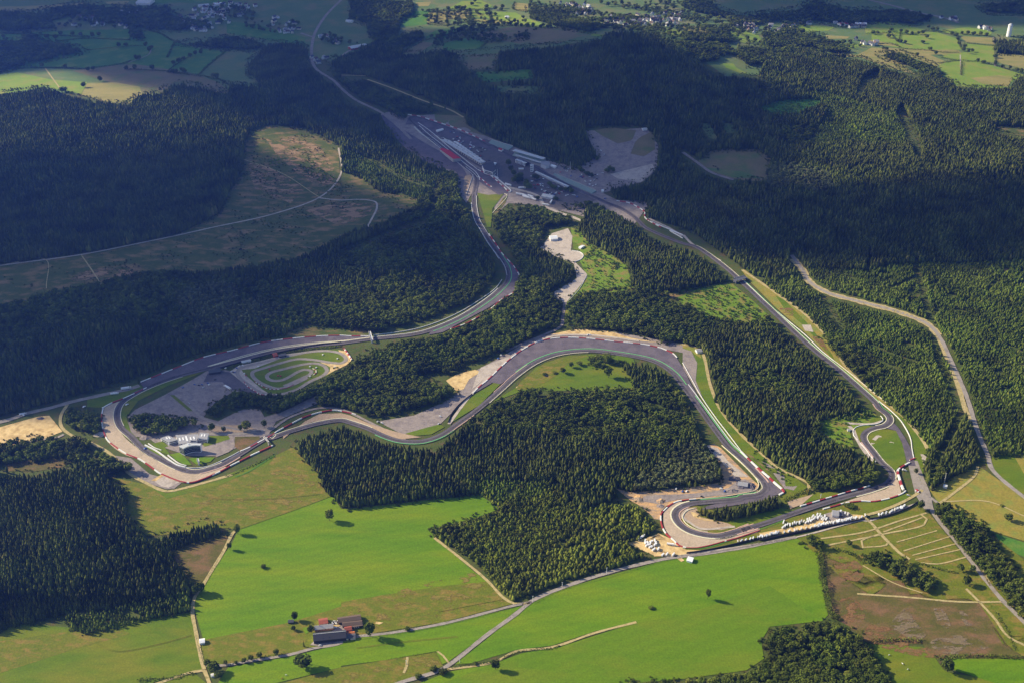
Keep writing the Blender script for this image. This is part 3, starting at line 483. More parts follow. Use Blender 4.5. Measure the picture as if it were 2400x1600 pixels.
RD('f:750,190 830,300 870,370 1000,450 1200,505 1480,580 1680,660 1760,740 1850,920 1950,1150 2030,1400 2100,1568 i:2130,100 2349,290 2800,600', 9, 'road', 'road'); RD('f:1755,745 1820,900 1900,1100 1950,1260 1990,1330', 10, 'trackdirt', 'lane', 4); RD('f:1190,495 1300,545 1500,585 1680,640', 6, 'trackdirt'); RD('c:0,1050 100,1120 200,1190 350,1240', 9, 'lot', 'road')
RD('e:1540,515 1525,600 1510,680 1400,735 1250,795 1130,850', 7, 'lot', 'road'); RD('d:1420,1330 1600,1350 1800,1330 2000,1245 2200,1150', 6, 'lot', 'road'); RD('d:1300,1220 1400,1310 1550,1370 1800,1400', 6, 'road', 'road'); RD('m:1600,330 1600,560 1300,700', 5, 'lot', 'lane')
RD('c:1270,0 1400,30 1550,70 1650,95 1800,125 1900,160', 14, 'lot', 'road'); RD('c:2140,260 2150,350 2150,460', 6, 'lot', 'road'); RD('c:1910,380 1915,520', 4, 'pale'); RD('a:310,470 420,620', 4, 'trackdirt'); RD('a:880,435 1020,380 1040,320', 4, 'lot')
RD('b:1150,1290 1350,1350 1400,1420 1600,1500 1660,1525', 10, 'pale', 'road'); RD('b:2100,1400 2180,1430 2190,1480 2120,1500 2250,1568 e:2349,60 f:0,50 60,110 150,170 260,230', 7, 'pale', 'lane'); RD('b:1880,1060 2000,980 2090,900', 14, 'lot', 'road'); RD('k:1000,720 1010,640 1080,570 1200,560 1320,610 1340,660 1250,690 1080,730 1050,780', 7, 'pale', 'lane')
RD('k:540,350 800,370 1050,360 1160,320', 6, 'pale', 'lane', 6); RD('k:620,400 690,470 740,600 900,850 1040,990', 7, 'pale', 'lane', 6); RD('q:820,940 740,1050 860,1150 1000,1230 1500,1200', 5, 'pale', 'lane'); RD('i:700,450 400,560 150,640 0,640', 3, 'darkgreen'); RD('h:2280,700 i:0,690 200,660 780,565 1240,450 1270,455 1600,335', 3.5, 'pale')
RD('h:2350,730 2290,690 2150,690', 7, 'sand')
RD('m:2352,180 1900,270 1200,290 600,270 300,330', 8, 'road', 'lane'); RD('e:440,1460 200,1340 0,1250 d:2200,1240 2000,1300 1850,1400', 6, 'lot', 'lane'); RD('e:740,1350 900,1140 1130,920 1250,830 1450,750 1700,740 2050,780', 6, 'pale', 'lane', 8)

# ------------------------------------------------------------------ woods: which kind of tree grows where
MX, MY, MS = -700, -80, .5
MW, MH = int(3800 * MS), int(1860 * MS)
mask = np.zeros((MH, MW), np.uint8)
def paint(code, txt):
    pts = [((x - MX) * MS, (y - MY) * MS) for x, y in P(txt)]
    xs = [p[0] for p in pts]; ys = [p[1] for p in pts]
    x0, x1, y0, y1 = max(0, int(min(xs))), min(MW, int(max(xs)) + 2), max(0, int(min(ys))), min(MH, int(max(ys)) + 2)
    if x0 >= x1 or y0 >= y1: return
    X, Y = np.meshgrid(np.arange(x0, x1) + .5, np.arange(y0, y1) + .5)
    k = inside(pts, X, Y); sub = mask[y0:y1, x0:x1]; sub[k] = code
def line(code, txt, w):
    p = P(txt)
    for (x0, y0), (x1, y1) in zip(p, p[1:]):
        n = max(1, int(math.hypot(x1 - x0, y1 - y0) / 1.0))
        for t in range(n + 1):
            x = (x0 + (x1 - x0) * t / n - MX) * MS; y = (y0 + (y1 - y0) * t / n - MY) * MS; r = w * MS / 2
            mask[max(0, int(y - r + .5)):max(0, int(y + r + .5)), max(0, int(x - r + .5)):max(0, int(x + r + .5))] = code
# 1 spruce, 2 young spruce, 3 broadleaf, 4 birch, 5 plantation, 6 scrub, 7 scattered garden and hedgerow trees
paint(7, 'a:0,100 350,80 1100,50 1500,30 1750,60 1500,190 1100,220 600,200 350,210 0,230'); paint(7, 'a:1500,0 1900,0 2000,120 2250,200 2349,250 b:300,300 180,320 0,330 a:2100,250 1800,230 1500,120')
paint(3, 'a:-1000,60 0,80 250,85 350,55 600,20 720,35 650,90 500,110 350,150 380,200 200,215 0,215 -1000,250'); paint(3, 'a:650,55 900,40 1250,60 1400,120 1450,190 1200,215 950,190 700,150'); paint(0, 'a:1150,70 1400,60 1500,120 1380,150 1200,110')
paint(3, 'a:-1000,260 0,275 200,272 400,290 600,350 500,378 200,440 0,495 -1000,600'); paint(3, 'a:1400,280 1600,250 1800,290 1850,330 1700,350 1420,330 1200,300'); paint(3, 'a:150,235 270,240 270,270 150,265'); paint(3, 'a:900,225 980,230 985,270 900,265')
paint(3, 'b:60,0 480,0 500,100 400,150 380,260 250,310 200,250 180,170 60,140'); paint(3, 'b:330,260 560,200 590,250 420,340 430,380 300,400 200,330'); paint(3, 'b:640,290 730,260 730,290 640,320'); paint(3, 'b:1150,230 1250,225 1290,260 1180,275')
paint(7, 'b:1290,0 2349,0 c:0,0 600,0 1000,60 800,230 500,280 600,330 1150,270 1270,300 1130,370 850,370 700,400 450,460 150,470 b:2349,390 2150,255 1850,245 1750,230 1450,190 1300,100'); paint(7, 'b:560,60 1100,70 1300,100 1440,190 1100,300 560,300')
paint(3, 'b:1280,60 1500,100 1750,180 1850,190 1700,225 1450,180 1300,130'); paint(3, 'c:150,220 300,230 370,300 240,300'); paint(3, 'c:0,240 200,270 240,300 100,300 0,290'); paint(3, 'c:550,250 700,235 800,230 900,230 990,250 980,290 870,330 750,320 700,320 600,340 540,310 560,280')
paint(3, 'c:900,330 1000,300 1130,350 1120,370 1000,365'); paint(3, 'c:380,340 600,350 850,350 1000,370 850,400 600,430 450,460 400,420 360,400'); paint(3, 'c:0,310 300,330 380,380 240,390 250,420 120,430 100,460 0,420 b:2349,400 2200,280')
paint(3, 'c:0,0 900,0 1100,60 800,110 600,160 480,180 430,170 350,190 300,130 100,90 0,60'); paint(0, 'c:200,0 900,0 800,60 400,110 250,60'); paint(3, 'c:900,60 1500,70 1750,110 1600,170 1350,150 1100,180 950,150 800,120')
paint(1, 'c:2140,260 2800,270 2800,390 2349,380 2160,370'); paint(3, 'c:2020,30 2349,0 2800,0 2800,100 2349,100 2100,90'); paint(3, 'c:1330,370 1500,365 1620,410 1750,460 1790,540 1900,590 1700,560 1600,480 1480,440')
# woods beyond the pits
paint(1, 'b:-100,420 180,330 260,310 420,370 560,360 720,350 800,370 1100,340 1350,320 1700,290 1850,250 2150,260 2349,400 c:100,460 200,520 450,525 520,530 540,470 700,400 850,370 1000,390 1210,400 1400,470 1610,525 1700,560 1890,590 2050,610 2250,600 2290,540 2349,515 3300,500 3300,1900 1600,1900 430,1860 60,1590 b:2110,1500 2120,1440 2080,1390 1900,1380 1830,1310 1850,1285 2070,1245 2170,1170 2190,980 2100,880 2000,865 1680,870 1690,930 1770,1060 1700,1130 1600,1165 1400,1080 1150,1000 1000,930 900,900 850,830 820,800 600,740 400,640 180,560 0,500')
paint(3, 'b:-600,450 0,500 180,555 350,620 540,700 640,750 620,790 430,780 400,820 330,760 0,650 -80,600'); paint(0, 'b:880,500 1300,480 1330,540 1000,570'); paint(0, 'b:960,600 1150,590 1400,600 1300,650 1130,640'); paint(0, 'b:770,380 1090,370 1050,480 880,480'); paint(0, 'b:640,790 850,805 860,860 1000,940 850,900')
paint(3, 'c:700,880 1000,870 1100,900 1200,1000 900,1020 700,1000'); paint(4, 'c:560,1180 750,1150 1000,1200 1050,1300 900,1350 750,1290 640,1330 550,1270'); paint(2, 'c:850,640 1000,650 1500,800 1550,1000 1300,1010 850,1000 950,850 1000,760')
paint(0, 'c:110,1120 200,1040 500,1030 610,1100 560,1240 350,1230'); paint(0, 'c:110,850 180,850 250,970 180,950'); paint(0, 'c:270,850 340,850 370,930 300,920'); paint(6, 'c:510,750 650,700 870,685 980,700 900,760 780,810 600,800'); paint(0, 'c:2100,870 2230,870 2349,880 2800,900 2800,960 2349,940 2200,920')
line(0, 'c:0,1050 100,1120 200,1190 350,1240', 5); line(0, 'c:1500,760 1550,860 1600,960 1620,1050', 15); line(0, 'c:900,920 905,1020', 4); line(0, 'c:1210,650 1250,560 1340,515', 11)
paint(2, 'f:430,290 640,450 850,600 1000,760 1130,960 1260,1100 1500,1290 1640,1450 1690,1500 1700,1568 2300,1568 3300,1568 3300,280 2349,240 1600,250 1280,300 900,270 830,320 640,340 480,300')
paint(1, 'f:430,280 480,120 700,100 800,150 830,330 640,370 500,320'); paint(1, 'f:850,150 1280,170 1290,310 1000,290 850,260'); paint(3, 'f:950,750 1250,850 1400,1000 1250,1080 1050,880'); line(4, 'f:1230,520 1480,590 1680,660 1760,740', 9)
# big wood on the left
A = 'a:-1100,640 0,640 300,605 480,650 700,700 880,715 960,650 1100,640 1140,600 1250,570 1400,600 1520,650 1620,640 1500,590 1600,575 1820,600 1700,500 1700,430 1790,370 1850,290 2050,300 2110,330 2130,450 2180,520 2349,590 b:0,700 150,730 270,790 300,850 400,980 560,1100 700,1150 785,1200 800,1300 830,1400 905,1568 e:950,50 1050,200 1060,290 1030,380 900,500 700,590 480,670 220,720 0,690 d:2100,670 1950,740 1500,830 1300,890 1000,1010 700,1100 400,1190 0,1300 -1100,1450'
paint(1, A)
paint(3, 'd:0,560 300,480 700,400 900,330 1300,330 1700,380 2349,430 e:0,400 500,330 900,300 1030,380 900,500 700,590 480,670 220,720 0,690 d:2100,670 1400,830 1200,700 900,640 400,700 0,950 -1100,1000 -1100,700'); paint(3, 'e:0,150 500,30 700,-40 850,100 950,200 800,330 500,300 0,350'); paint(3, 'b:600,1250 700,1200 790,1220 830,1400 900,1560 e:700,0 300,0 b:350,1540 480,1450 560,1400 550,1300')
paint(4, 'd:1200,470 1500,390 1640,420 1650,540 1800,500 1940,560 1940,640 1700,700 1420,790 1320,700 1280,610'); paint(1, 'd:0,900 400,720 900,640 1200,760 1300,880 1000,1010 400,1190 0,1300')
paint(2, 'b:-10,1040 200,1100 420,1180 640,1220 690,1300 560,1380 300,1330 150,1240 0,1190')
paint(0, 'a:1680,1000 1720,900 1850,860 2100,880 2349,1010 b:0,1190 150,1230 260,1320 520,1370 540,1400 480,1450 330,1530 270,1568 e:0,60 0,90 d:2349,90 2100,220 1800,290 1400,320 1000,330 700,390 300,480 0,560 -1100,700 -1100,290 0,262 600,180 1200,60 a:1500,1480 1600,1300 1680,1150')
paint(8, 'a:1700,1000 1740,930 1850,880 2100,900 2320,1010 b:0,1190 150,1240 260,1330 520,1380 470,1450 300,1540 200,1568 e:0,80 d:2349,90 2100,220 1800,290 1400,320 1000,330 700,390 300,480 0,560 -1100,700 -1100,300 0,275 600,190 1200,75 a:1550,1500 1650,1300 1700,1150')
line(0, 'a:2330,1020 2345,1200 2200,1360 1900,1470 1500,1560 d:1100,80 600,180 0,262', 5); line(0, 'a:2200,1365 2349,1380 b:120,1375 230,1390 245,1430 180,1568', 5)
paint(6, 'a:1850,1100 1930,1100 1920,1150 1850,1140'); paint(6, 'a:2100,1080 2300,1230 2200,1270 2050,1150'); line(0, 'a:290,640 330,800 400,1000', 4); line(0, 'b:150,1060 380,1200 560,1260', 4); line(0, 'b:660,1290 640,1420 560,1520 e:350,30 0,170', 11)
# middle woods
paint(3, 'b:1060,1480 1180,1420 1380,1430 1600,1510 1640,1530 e:1400,0 1350,110 1440,170 1600,260 1620,330 1430,450 1480,470 1520,520 1500,680 1370,720 1250,790 1130,850 950,905 860,960 720,1010 600,1000 400,1040 0,1130 d:2349,1110 2150,1170 1900,1280 1800,1240 1650,1240 1430,1310 1395,1290 1480,1200 1600,1120 1900,1150 2080,1110 2200,1050 2349,960 e:60,930 200,850 340,745 500,770 700,730 900,650 1060,540 1180,440 1240,350 1250,300 1160,170 1080,60 1040,0')
paint(1, 'e:1300,150 1450,200 1590,270 1600,320 1450,420 1300,330'); paint(0, 'e:220,800 320,800 320,850 230,840'); paint(3, 'e:0,1160 200,1080 450,1020 600,1040 700,1090 800,1130 700,1190 500,1250 250,1310 0,1235 d:2200,1230 2150,1190 2250,1150')
paint(3, 'd:890,1300 1000,1290 1350,1320 1380,1360 1130,1420 950,1430 890,1350'); paint(3, 'd:450,1230 700,1275 690,1380 670,1440 600,1400 520,1400 450,1350'); paint(3, 'd:0,1490 100,1450 380,1430 600,1430 620,1568 0,1640 -1000,1700 -1000,1600')
paint(3, 'e:1540,520 1640,450 2000,430 2250,480 2349,530 f:0,510 270,620 620,665 700,700 900,865 1050,1000 1230,1210 1290,1270 1260,1270 1000,1310 930,1340 980,1450 1200,1568 i:1320,0 1375,90 1330,180 1000,250 900,250 870,190 720,110 570,10 f:550,1568 330,1350 225,1200 195,1000 172,900 130,840 0,800 e:2349,790 2200,790 2070,740 1900,710 1550,690 1530,600')
paint(1, 'f:200,700 700,720 880,880 1050,1010 1230,1210 1260,1270 950,1320 900,1450 1200,1568 i:1320,0 1375,90 1330,180 1000,250 900,250 870,190 720,110 570,10 f:550,1568 330,1350 225,1200 195,1000 172,900 130,840 100,760')
paint(3, 'f:230,980 600,1000 800,1080 700,1150 300,1130'); paint(3, 'i:850,190 1000,170 1350,130 1330,180 1000,255 900,250'); paint(6, 'f:930,1340 1200,1290 1290,1255 1370,1330 1150,1400 1200,1568 960,1480'); paint(2, 'f:1000,1330 1280,1240 1290,1290 1150,1330'); paint(0, 'f:1120,1390 1290,1300 1380,1250 1450,1290 1600,1568 1300,1568 1190,1480')
paint(1, 'b:1640,1530 1700,1440 1900,1455 2060,1568 e:2100,20 2349,105 f:60,135 350,335 350,365 150,410 0,440 e:2280,450 2080,430 1990,400 2000,300 1950,250 1800,150 1700,100 1620,20')
paint(3, 'b:1530,1430 1640,1400 1750,1370 1830,1420 1950,1490 1800,1490 1640,1440'); paint(6, 'f:0,450 340,390 620,640 450,690 150,620 0,520'); paint(6, 'e:1720,130 1950,260 1990,400 1700,470 1650,440 1700,340 1650,240'); paint(6, 'e:1560,600 1560,690 1620,680'); paint(3, 'e:1690,640 1900,560 2349,640 2349,780 2100,740 1800,700')
paint(0, 'e:1900,280 1970,290 1960,350 1850,340'); paint(6, 'q:1700,50 1800,250 2100,450 2250,600 2330,520 2352,420 2000,280 1800,60')
paint(1, 'd:2010,1490 2120,1420 2349,1365 e:0,1345 350,1478 640,1530 720,1450 900,1320 1060,1190 1250,1115 1700,1115 2000,1095 2030,1060 1950,1000 1920,890 2030,845 2110,860 2200,930 2349,1080 f:30,1120 80,1260 100,1400 150,1500 q:1050,30 1120,100 1230,250 1290,320 1280,560 900,620 0,700 h:1890,230 1880,320 1650,390 1560,330 1450,200 880,180 950,270 400,330 30,370 g:2349,350 2250,270 2180,120 2100,40')
paint(3, 'e:1060,1190 1250,1115 1900,1115 2250,1090 f:0,1120 80,1400 e:2200,1568 2000,1450 1600,1480 1200,1400 900,1400 800,1390'); paint(3, 'e:1700,870 1900,870 1980,960 1850,940 1780,970 1700,940')
paint(4, 'q:340,340 560,110 750,60 1050,100 1180,300 1270,450 1260,570 600,645 60,690 20,600 90,480 300,500'); line(0, 'e:1630,1340 1750,1390', 5); paint(6, 'h:1200,190 1390,185 1470,240 1440,280 1200,270')
paint(5, 'h:610,520 700,485 900,440 1090,370 950,270 880,185 1380,180 1450,200 1560,330 1650,390 1900,335 2000,330 2130,430 2155,520 2030,600 1960,600 2030,660 2120,690 1900,770 1500,880 1180,1005 1150,985 900,730 700,600 610,540')
paint(2, 'h:880,185 1380,180 1460,230 1350,290 1100,330 950,270'); line(0, 'h:1450,640 1750,470', 3); line(0, 'h:1550,640 2000,420', 3); line(0, 'h:1700,660 2100,520', 3)
paint(1, 'q:980,1000 1020,860 1480,760 1900,690 2080,730 2160,840 2150,950 1700,1050 1350,1120 1150,1090 1000,1050')
# near woods
paint(1, 'g:-1100,100 0,115 250,115 440,75 560,90 740,160 880,240 870,430 960,500 1020,570 1270,490 1450,440 1545,490 1560,530 1170,670 1230,760 1330,870 1345,960 1250,1030 450,1100 0,1210 -1100,1300')
paint(3, 'g:430,0 700,-40 760,10 880,70 890,120 760,135 600,150 560,70 440,30'); paint(2, 'g:450,1060 560,1090 700,1080 900,1030 1290,960 1315,1070 1000,1140 600,1245 500,1200 455,1120'); line(0, 'g:0,1000 200,930 420,880', 3)
paint(3, 'i:540,1270 620,1200 830,1190 930,1150 1060,1130 1250,1240 1260,1310 1330,1400 1430,1568 1430,1900 0,1900 h:1900,1600 2000,1540 2349,1560 i:0,1560 280,1520 440,1500 560,1420 600,1340')
paint(3, 'i:1690,290 1850,350 2060,480 2120,540 2170,640 2349,850 2700,1200 2700,1600 2349,1150 2200,1000 2100,850 1900,640 1760,440'); paint(3, 'i:1240,650 1330,650 1480,690 1590,740 1740,870 1720,960 1600,920 1450,850 1250,730'); paint(3, 'i:790,560 900,560 980,610 960,640 880,640 800,590')
paint(1, 'f:1700,1568 1730,1500 1860,1350 1950,1290 2080,1480 2120,1560 2349,1530 i:2030,50 1950,120 1790,180 1700,245 1680,180 1650,100 1690,0'); paint(3, 'i:1700,60 1850,120 1800,170 1690,230'); line(0, 'f:1600,250 1700,600 1720,700 1760,900 1870,1120 1930,1260 1800,1500 1750,1568', 11); line(0, 'f:960,450 1100,700', 10)
line(0, 'f:1540,470 1600,390 1560,520', 3); line(0, 'f:1750,560 1690,660', 7); line(0, 'f:1240,830 1300,880', 4); line(0, 'f:2100,420 2180,350', 4); line(0, 'f:750,190 830,300 870,370 1000,450 1200,505 1480,580 1680,660 1760,740 1850,920 1950,1150 2030,1400 2100,1568 i:2130,100 2349,290', 15)
for i_ in range(0, len(CL), 2):
    x, y = cpx[i_]; r = 9 if y < 700 else 12
    x = (x - MX) * MS; y = (y - MY) * MS; mask[max(0, int(y - r * .35)):int(y + r * .35) + 1, max(0, int(x - r * .5)):int(x + r * .5) + 1] = 0

line(0, 'a:2349,0 2250,100 2200,170 2160,250 2145,400 2180,480 2300,560 2349,610 b:100,690 280,780 400,880', 10)
line(0, 'b:0,520 180,545 350,605 550,685 750,755 840,800', 9); line(3, 'b:180,590 350,650 550,740', 8); line(0, 'c:0,1050 100,1120 200,1190 350,1240', 11); line(0, 'c:430,640 700,600 900,590', 4)
line(0, 'b:300,620 700,640 1000,700 1400,760', 3); line(0, 'a:650,690 660,830', 4); line(0, 'f:860,0 830,100 850,200', 4); line(0, 'c:620,1320 900,1340 1250,1300 1700,1400', 4); line(0, 'f:1290,170 1280,300', 6)
line(0, 'c:0,1300 300,1320 600,1420 1000,1500 1500,1540', 4); line(0, 'c:1700,1100 1900,1180 2349,1240', 5); line(0, 'c:1500,1330 2000,1360 2349,1300', 4); line(0, 'd:1150,560 1160,700 1330,800', 7); line(0, 'd:650,500 900,560 1150,600', 3)
line(0, 'e:1540,520 1525,600 1510,690', 9); line(0, 'h:820,150 500,20 200,60 50,150', 4); line(0, 'e:1250,1320 1500,1380 1700,1350', 4); line(0, 'f:250,950 500,1000 750,960', 4); line(0, 'f:200,860 500,870', 3)
# shrubs along the forest edges, where no road or track runs
near = np.zeros(mask.shape, bool); f_ = np.isin(mask, (1, 2, 3, 5))
for dy_ in (-3, -2, -1, 0, 1, 2, 3):
    for dx_ in (-3, -1, 0, 1, 3): near |= np.roll(np.roll(f_, dy_, 0), dx_, 1)
edge = near & (mask == 0); busy = mask * 0; keep_ = mask; mask = busy
for ln in LINES: line(1, ln, 16)
for i_ in range(0, len(CL), 2):
    x, y = cpx[i_]; x = int((x - MX) * MS); y = int((y - MY) * MS); mask[max(0, y - 9):y + 9, max(0, x - 12):x + 12] = 1
busy = mask; mask = keep_; mask[edge & (busy == 0)] = 9
# ------------------------------------------------------------------ tree shapes
def conifer(seed, H=1.0, Rd=.15, tiers=6, nb=8):
    r = random.Random(seed); v = []; f = []
    for t in range(tiers):
        z0 = .10 + .80 * t / tiers; z1 = min(1, z0 + .34 - .02 * t); rr = Rd * (1 - t / tiers) ** .8 * r.uniform(.85, 1.1) + .012
        b = len(v); a0 = r.random() * 6; v.append((r.uniform(-.01, .01), r.uniform(-.01, .01), z1)); k = nb * 2
        for j in range(k):
            rad = rr * (r.uniform(.85, 1.2) if j % 2 == 0 else r.uniform(.45, .65)); a = a0 + j * 6.2832 / k
            v.append((rad * math.cos(a), rad * math.sin(a), z0 - (.03 if j % 2 == 0 else -.015) + r.uniform(-.012, .012)))
        f += [(b, b + 1 + j, b + 1 + (j + 1) % k) for j in range(k)]
    return v, f
def broad(seed, n=230, q=.075, w=.42, zc=.58, hz=.42):
    r = random.Random(seed); v = []; f = []
    lobes = [(0, 0, zc, 1)] + [(w * .55 * math.cos(a) * r.uniform(.6, 1), w * .55 * math.sin(a) * r.uniform(.6, 1), zc + r.uniform(-.12, .2), r.uniform(.45, .7)) for a in (r.uniform(0, 6.28) for _ in range(6))]
    for _ in range(n):
        lx, ly, lz, ls = r.choice(lobes)
        d = Vector((r.gauss(0, 1), r.gauss(0, 1), r.gauss(0, 1))).normalized(); rad = r.uniform(.75, 1.05) * (.8 if ls == 1 else 1)
        c = Vector((lx + d.x * w * ls * rad, ly + d.y * w * ls * rad, lz + d.z * hz * ls * rad))
        if c.z < .12: continue
        nn = (d + Vector((r.gauss(0, .5), r.gauss(0, .5), r.gauss(0, .5)))).normalized(); t = nn.cross(Vector((0, 0, 1))).normalized(); u = nn.cross(t); s = q * r.uniform(.7, 1.5)
        b = len(v); v += [c + t * s, c + u * s * .9, c - t * s * r.uniform(.6, 1), c - u * s * r.uniform(.6, 1)]; f.append((b, b + 1, b + 2, b + 3))
    return v, f
def ovoid(seed, w=.3, top=1.0, n=8, taper=1.0):
    r = random.Random(seed); v = []; f = []; prof = [(.06, .55), (.22, .95), (.42, 1.0), (.64, .78), (.84, .42), (top, .06)]
    for k, (z, q) in enumerate(prof):
        for j in range(n): a = (j + .5 * (k % 2)) * 6.2832 / n; rr = w * q ** taper * r.uniform(.72, 1.22); v.append((rr * math.cos(a), rr * math.sin(a), z + r.uniform(-.05, .05)))
    for k in range(len(prof) - 1):
        for j in range(n): a, b, c, d = k*n + j, k*n + (j+1) % n, (k+1)*n + (j+1) % n, (k+1)*n + j; f += [(a, b, d), (b, c, d)]
    f.append(tuple((len(prof) - 1) * n + j for j in range(n))); return v, f
def proto(name, vf, lm, trunk=.02, th=.3):
    v, f = vf; v = [tuple(x) for x in v]; f = list(f); mi = [0] * len(f); b = len(v)
    for z, rr in ((0, trunk), (th, trunk * .6)): v += [(rr * math.cos(a), rr * math.sin(a), z) for a in (0, 1.57, 3.14, 4.71)]
    for j in range(4): f.append((b + j, b + (j + 1) % 4, b + 4 + (j + 1) % 4, b + 4 + j)); mi.append(1)
    me = bpy.data.meshes.new(name); me.from_pydata(v, [], f); me.materials.append(lm); me.materials.append(BARK); me.polygons.foreach_set('material_index', mi); me.update()
    return bpy.data.objects.new(name, me)
# kind: name, label, category, spacing, height, jitter, prototypes, leaf material
KINDS = {
 1: ('spruce_forest', 'dense dark spruce forest over the slopes around the race circuit', 'forest', 5.4, 18, .24, [conifer(1, Rd=.2, tiers=4)] + [ovoid(s, q_, taper=t_, top=.95) for s, q_, t_ in ((2, .16, 1.1), (3, .14, 1.3), (4, .18, 1.0), (5, .15, 1.4), (6, .17, .8))], L_SPRUCE),
 2: ('young_spruce_wood', 'lighter green wood of younger shorter spruces, mostly right of the long uphill straight', 'forest', 4.9, 10, .3, [ovoid(s, .23, taper=1.3) for s in (11, 12)] + [conifer(13, Rd=.27, tiers=4)], L_YOUNG),
 3: ('broadleaf_wood', 'bumpy dark green wood of broadleaf trees between and beside the track loops', 'wood', 7.2, 14, .3, [broad(s) for s in (21, 22, 23, 24)], L_BROAD),
 4: ('birch_wood', 'pale grey-green stands of birch above the two bends', 'wood', 7.2, 15, .2, [broad(s, 170, .07, .30, .6, .38) for s in (31, 32, 33)], L_BIRCH),
 5: ('conifer_plantation', 'olive green ragged plantation filling a diamond plot in the meadows', 'plantation', 5.2, 9, .4, [ovoid(s, .30) for s in (41, 42, 43)] + [conifer(44, Rd=.33, tiers=4, nb=7), broad(45, 150, .09, .36, .5, .42)], L_PLANT),
 6: ('scrub', 'bright green scrub and saplings on cleared ground beside the straights', 'scrub', 5.8, 4.0, .5, [broad(s, 120, .11, .55, .5, .45) for s in (51, 52, 53)], L_SCRUB),
 9: ('forest_edge_shrubs', 'loose fringe of shrubs and saplings along the edges of the woods', 'shrubs', 5, 3.6, .5, [broad(s, 90, .12, .6, .45, .4) for s in (95, 96)], L_BROAD),
 8: ('clearing_scrub', 'low dark scrub and stumps dotted over the long felled clearing on the left', 'scrub', 9, 3.2, .6, [broad(s, 90, .13, .6, .45, .4) for s in (91, 92)], L_BROAD),
 7: ('village_trees', 'scattered dark garden and hedgerow trees among the far village fields', 'trees', 16, 13, .35, [broad(s, 200, .09, .5, .55, .42) for s in (61, 62, 63)], L_BROAD)}
def gn_forest(name, pts, rots, scl, var, protos):
    coll = bpy.data.collections.new(name + '_kinds')
    for o in protos: coll.objects.link(o)
    me = bpy.data.meshes.new(name); me.vertices.add(len(pts)); me.vertices.foreach_set('co', np.asarray(pts, np.float32).ravel())
    for nm, ty, arr in (('rot', 'FLOAT', rots), ('var', 'INT', var)):
        at = me.attributes.new(nm, ty, 'POINT'); at.data.foreach_set('value', arr)
    at = me.attributes.new('scl', 'FLOAT_VECTOR', 'POINT'); at.data.foreach_set('vector', np.asarray(scl, np.float32).ravel())
    o = bpy.data.objects.new(name, me); COL.objects.link(o)
    g = bpy.data.node_groups.new(name, 'GeometryNodeTree')
    g.interface.new_socket('Geometry', in_out='INPUT', socket_type='NodeSocketGeometry'); g.interface.new_socket('Geometry', in_out='OUTPUT', socket_type='NodeSocketGeometry')
    N = g.nodes; l = g.links; gi = N.new('NodeGroupInput'); gout = N.new('NodeGroupOutput')
    ci = N.new('GeometryNodeCollectionInfo'); ci.inputs['Collection'].default_value = coll; ci.inputs['Separate Children'].default_value = True; ci.inputs['Reset Children'].default_value = True
    ip = N.new('GeometryNodeInstanceOnPoints'); ip.inputs['Pick Instance'].default_value = True
    def attr(nm, ty):
        a = N.new('GeometryNodeInputNamedAttribute'); a.data_type = ty; a.inputs['Name'].default_value = nm; return a.outputs[0]
    cx = N.new('ShaderNodeCombineXYZ'); l.new(attr('rot', 'FLOAT'), cx.inputs['Z'])
    l.new(gi.outputs[0], ip.inputs['Points']); l.new(ci.outputs[0], ip.inputs['Instance']); l.new(attr('var', 'INT'), ip.inputs['Instance Index'])
    l.new(cx.outputs[0], ip.inputs['Rotation']); l.new(attr('scl', 'FLOAT_VECTOR'), ip.inputs['Scale']); l.new(ip.outputs[0], gout.inputs[0])
    md = o.modifiers.new('trees', 'NODES'); md.node_group = g
    return o
def look(px, py):
    ix = ((px - MX) * MS).astype(int); iy = ((py - MY) * MS).astype(int)
    ok = (ix >= 0) & (ix < MW) & (iy >= 0) & (iy < MH); r = np.zeros(px.shape, np.uint8); r[ok] = mask[iy[ok], ix[ok]]; return r
def ind_tree(name, label, cat, crown_me, trunk_me, x, y, h, wd, group, rz=None):
    t = thing(name, label, cat, (x, y, gz(x, y) - .3), random.uniform(0, 6.28) if rz is None else rz, group); t.scale = (wd, wd, h)
    for nm, me in (('crown', crown_me), ('trunk', trunk_me)):
        o = bpy.data.objects.new(nm, me); COL.objects.link(o); o.parent = t
    return t
tv = MB(); tv.cyl(0, 0, .022, .012, 0, .45, 6); _t = tv.build('trunk', [BARK]); TRUNK = _t.data; bpy.data.objects.remove(_t)
def mesh_only(name, vf, m):
    me = bpy.data.meshes.new(name); me.from_pydata([tuple(a) for a in vf[0]], [], vf[1]); me.materials.append(m); me.update(); return me
SPR = [mesh_only('spruce_crown', conifer(s, Rd=.2, tiers=7, nb=9), L_SPRUCE) for s in (71, 72, 73, 74)]
OAK = [mesh_only('oak_crown', broad(s, 520, .06, .42), L_BROAD) for s in (81, 82, 83, 84, 85)]
total = 0
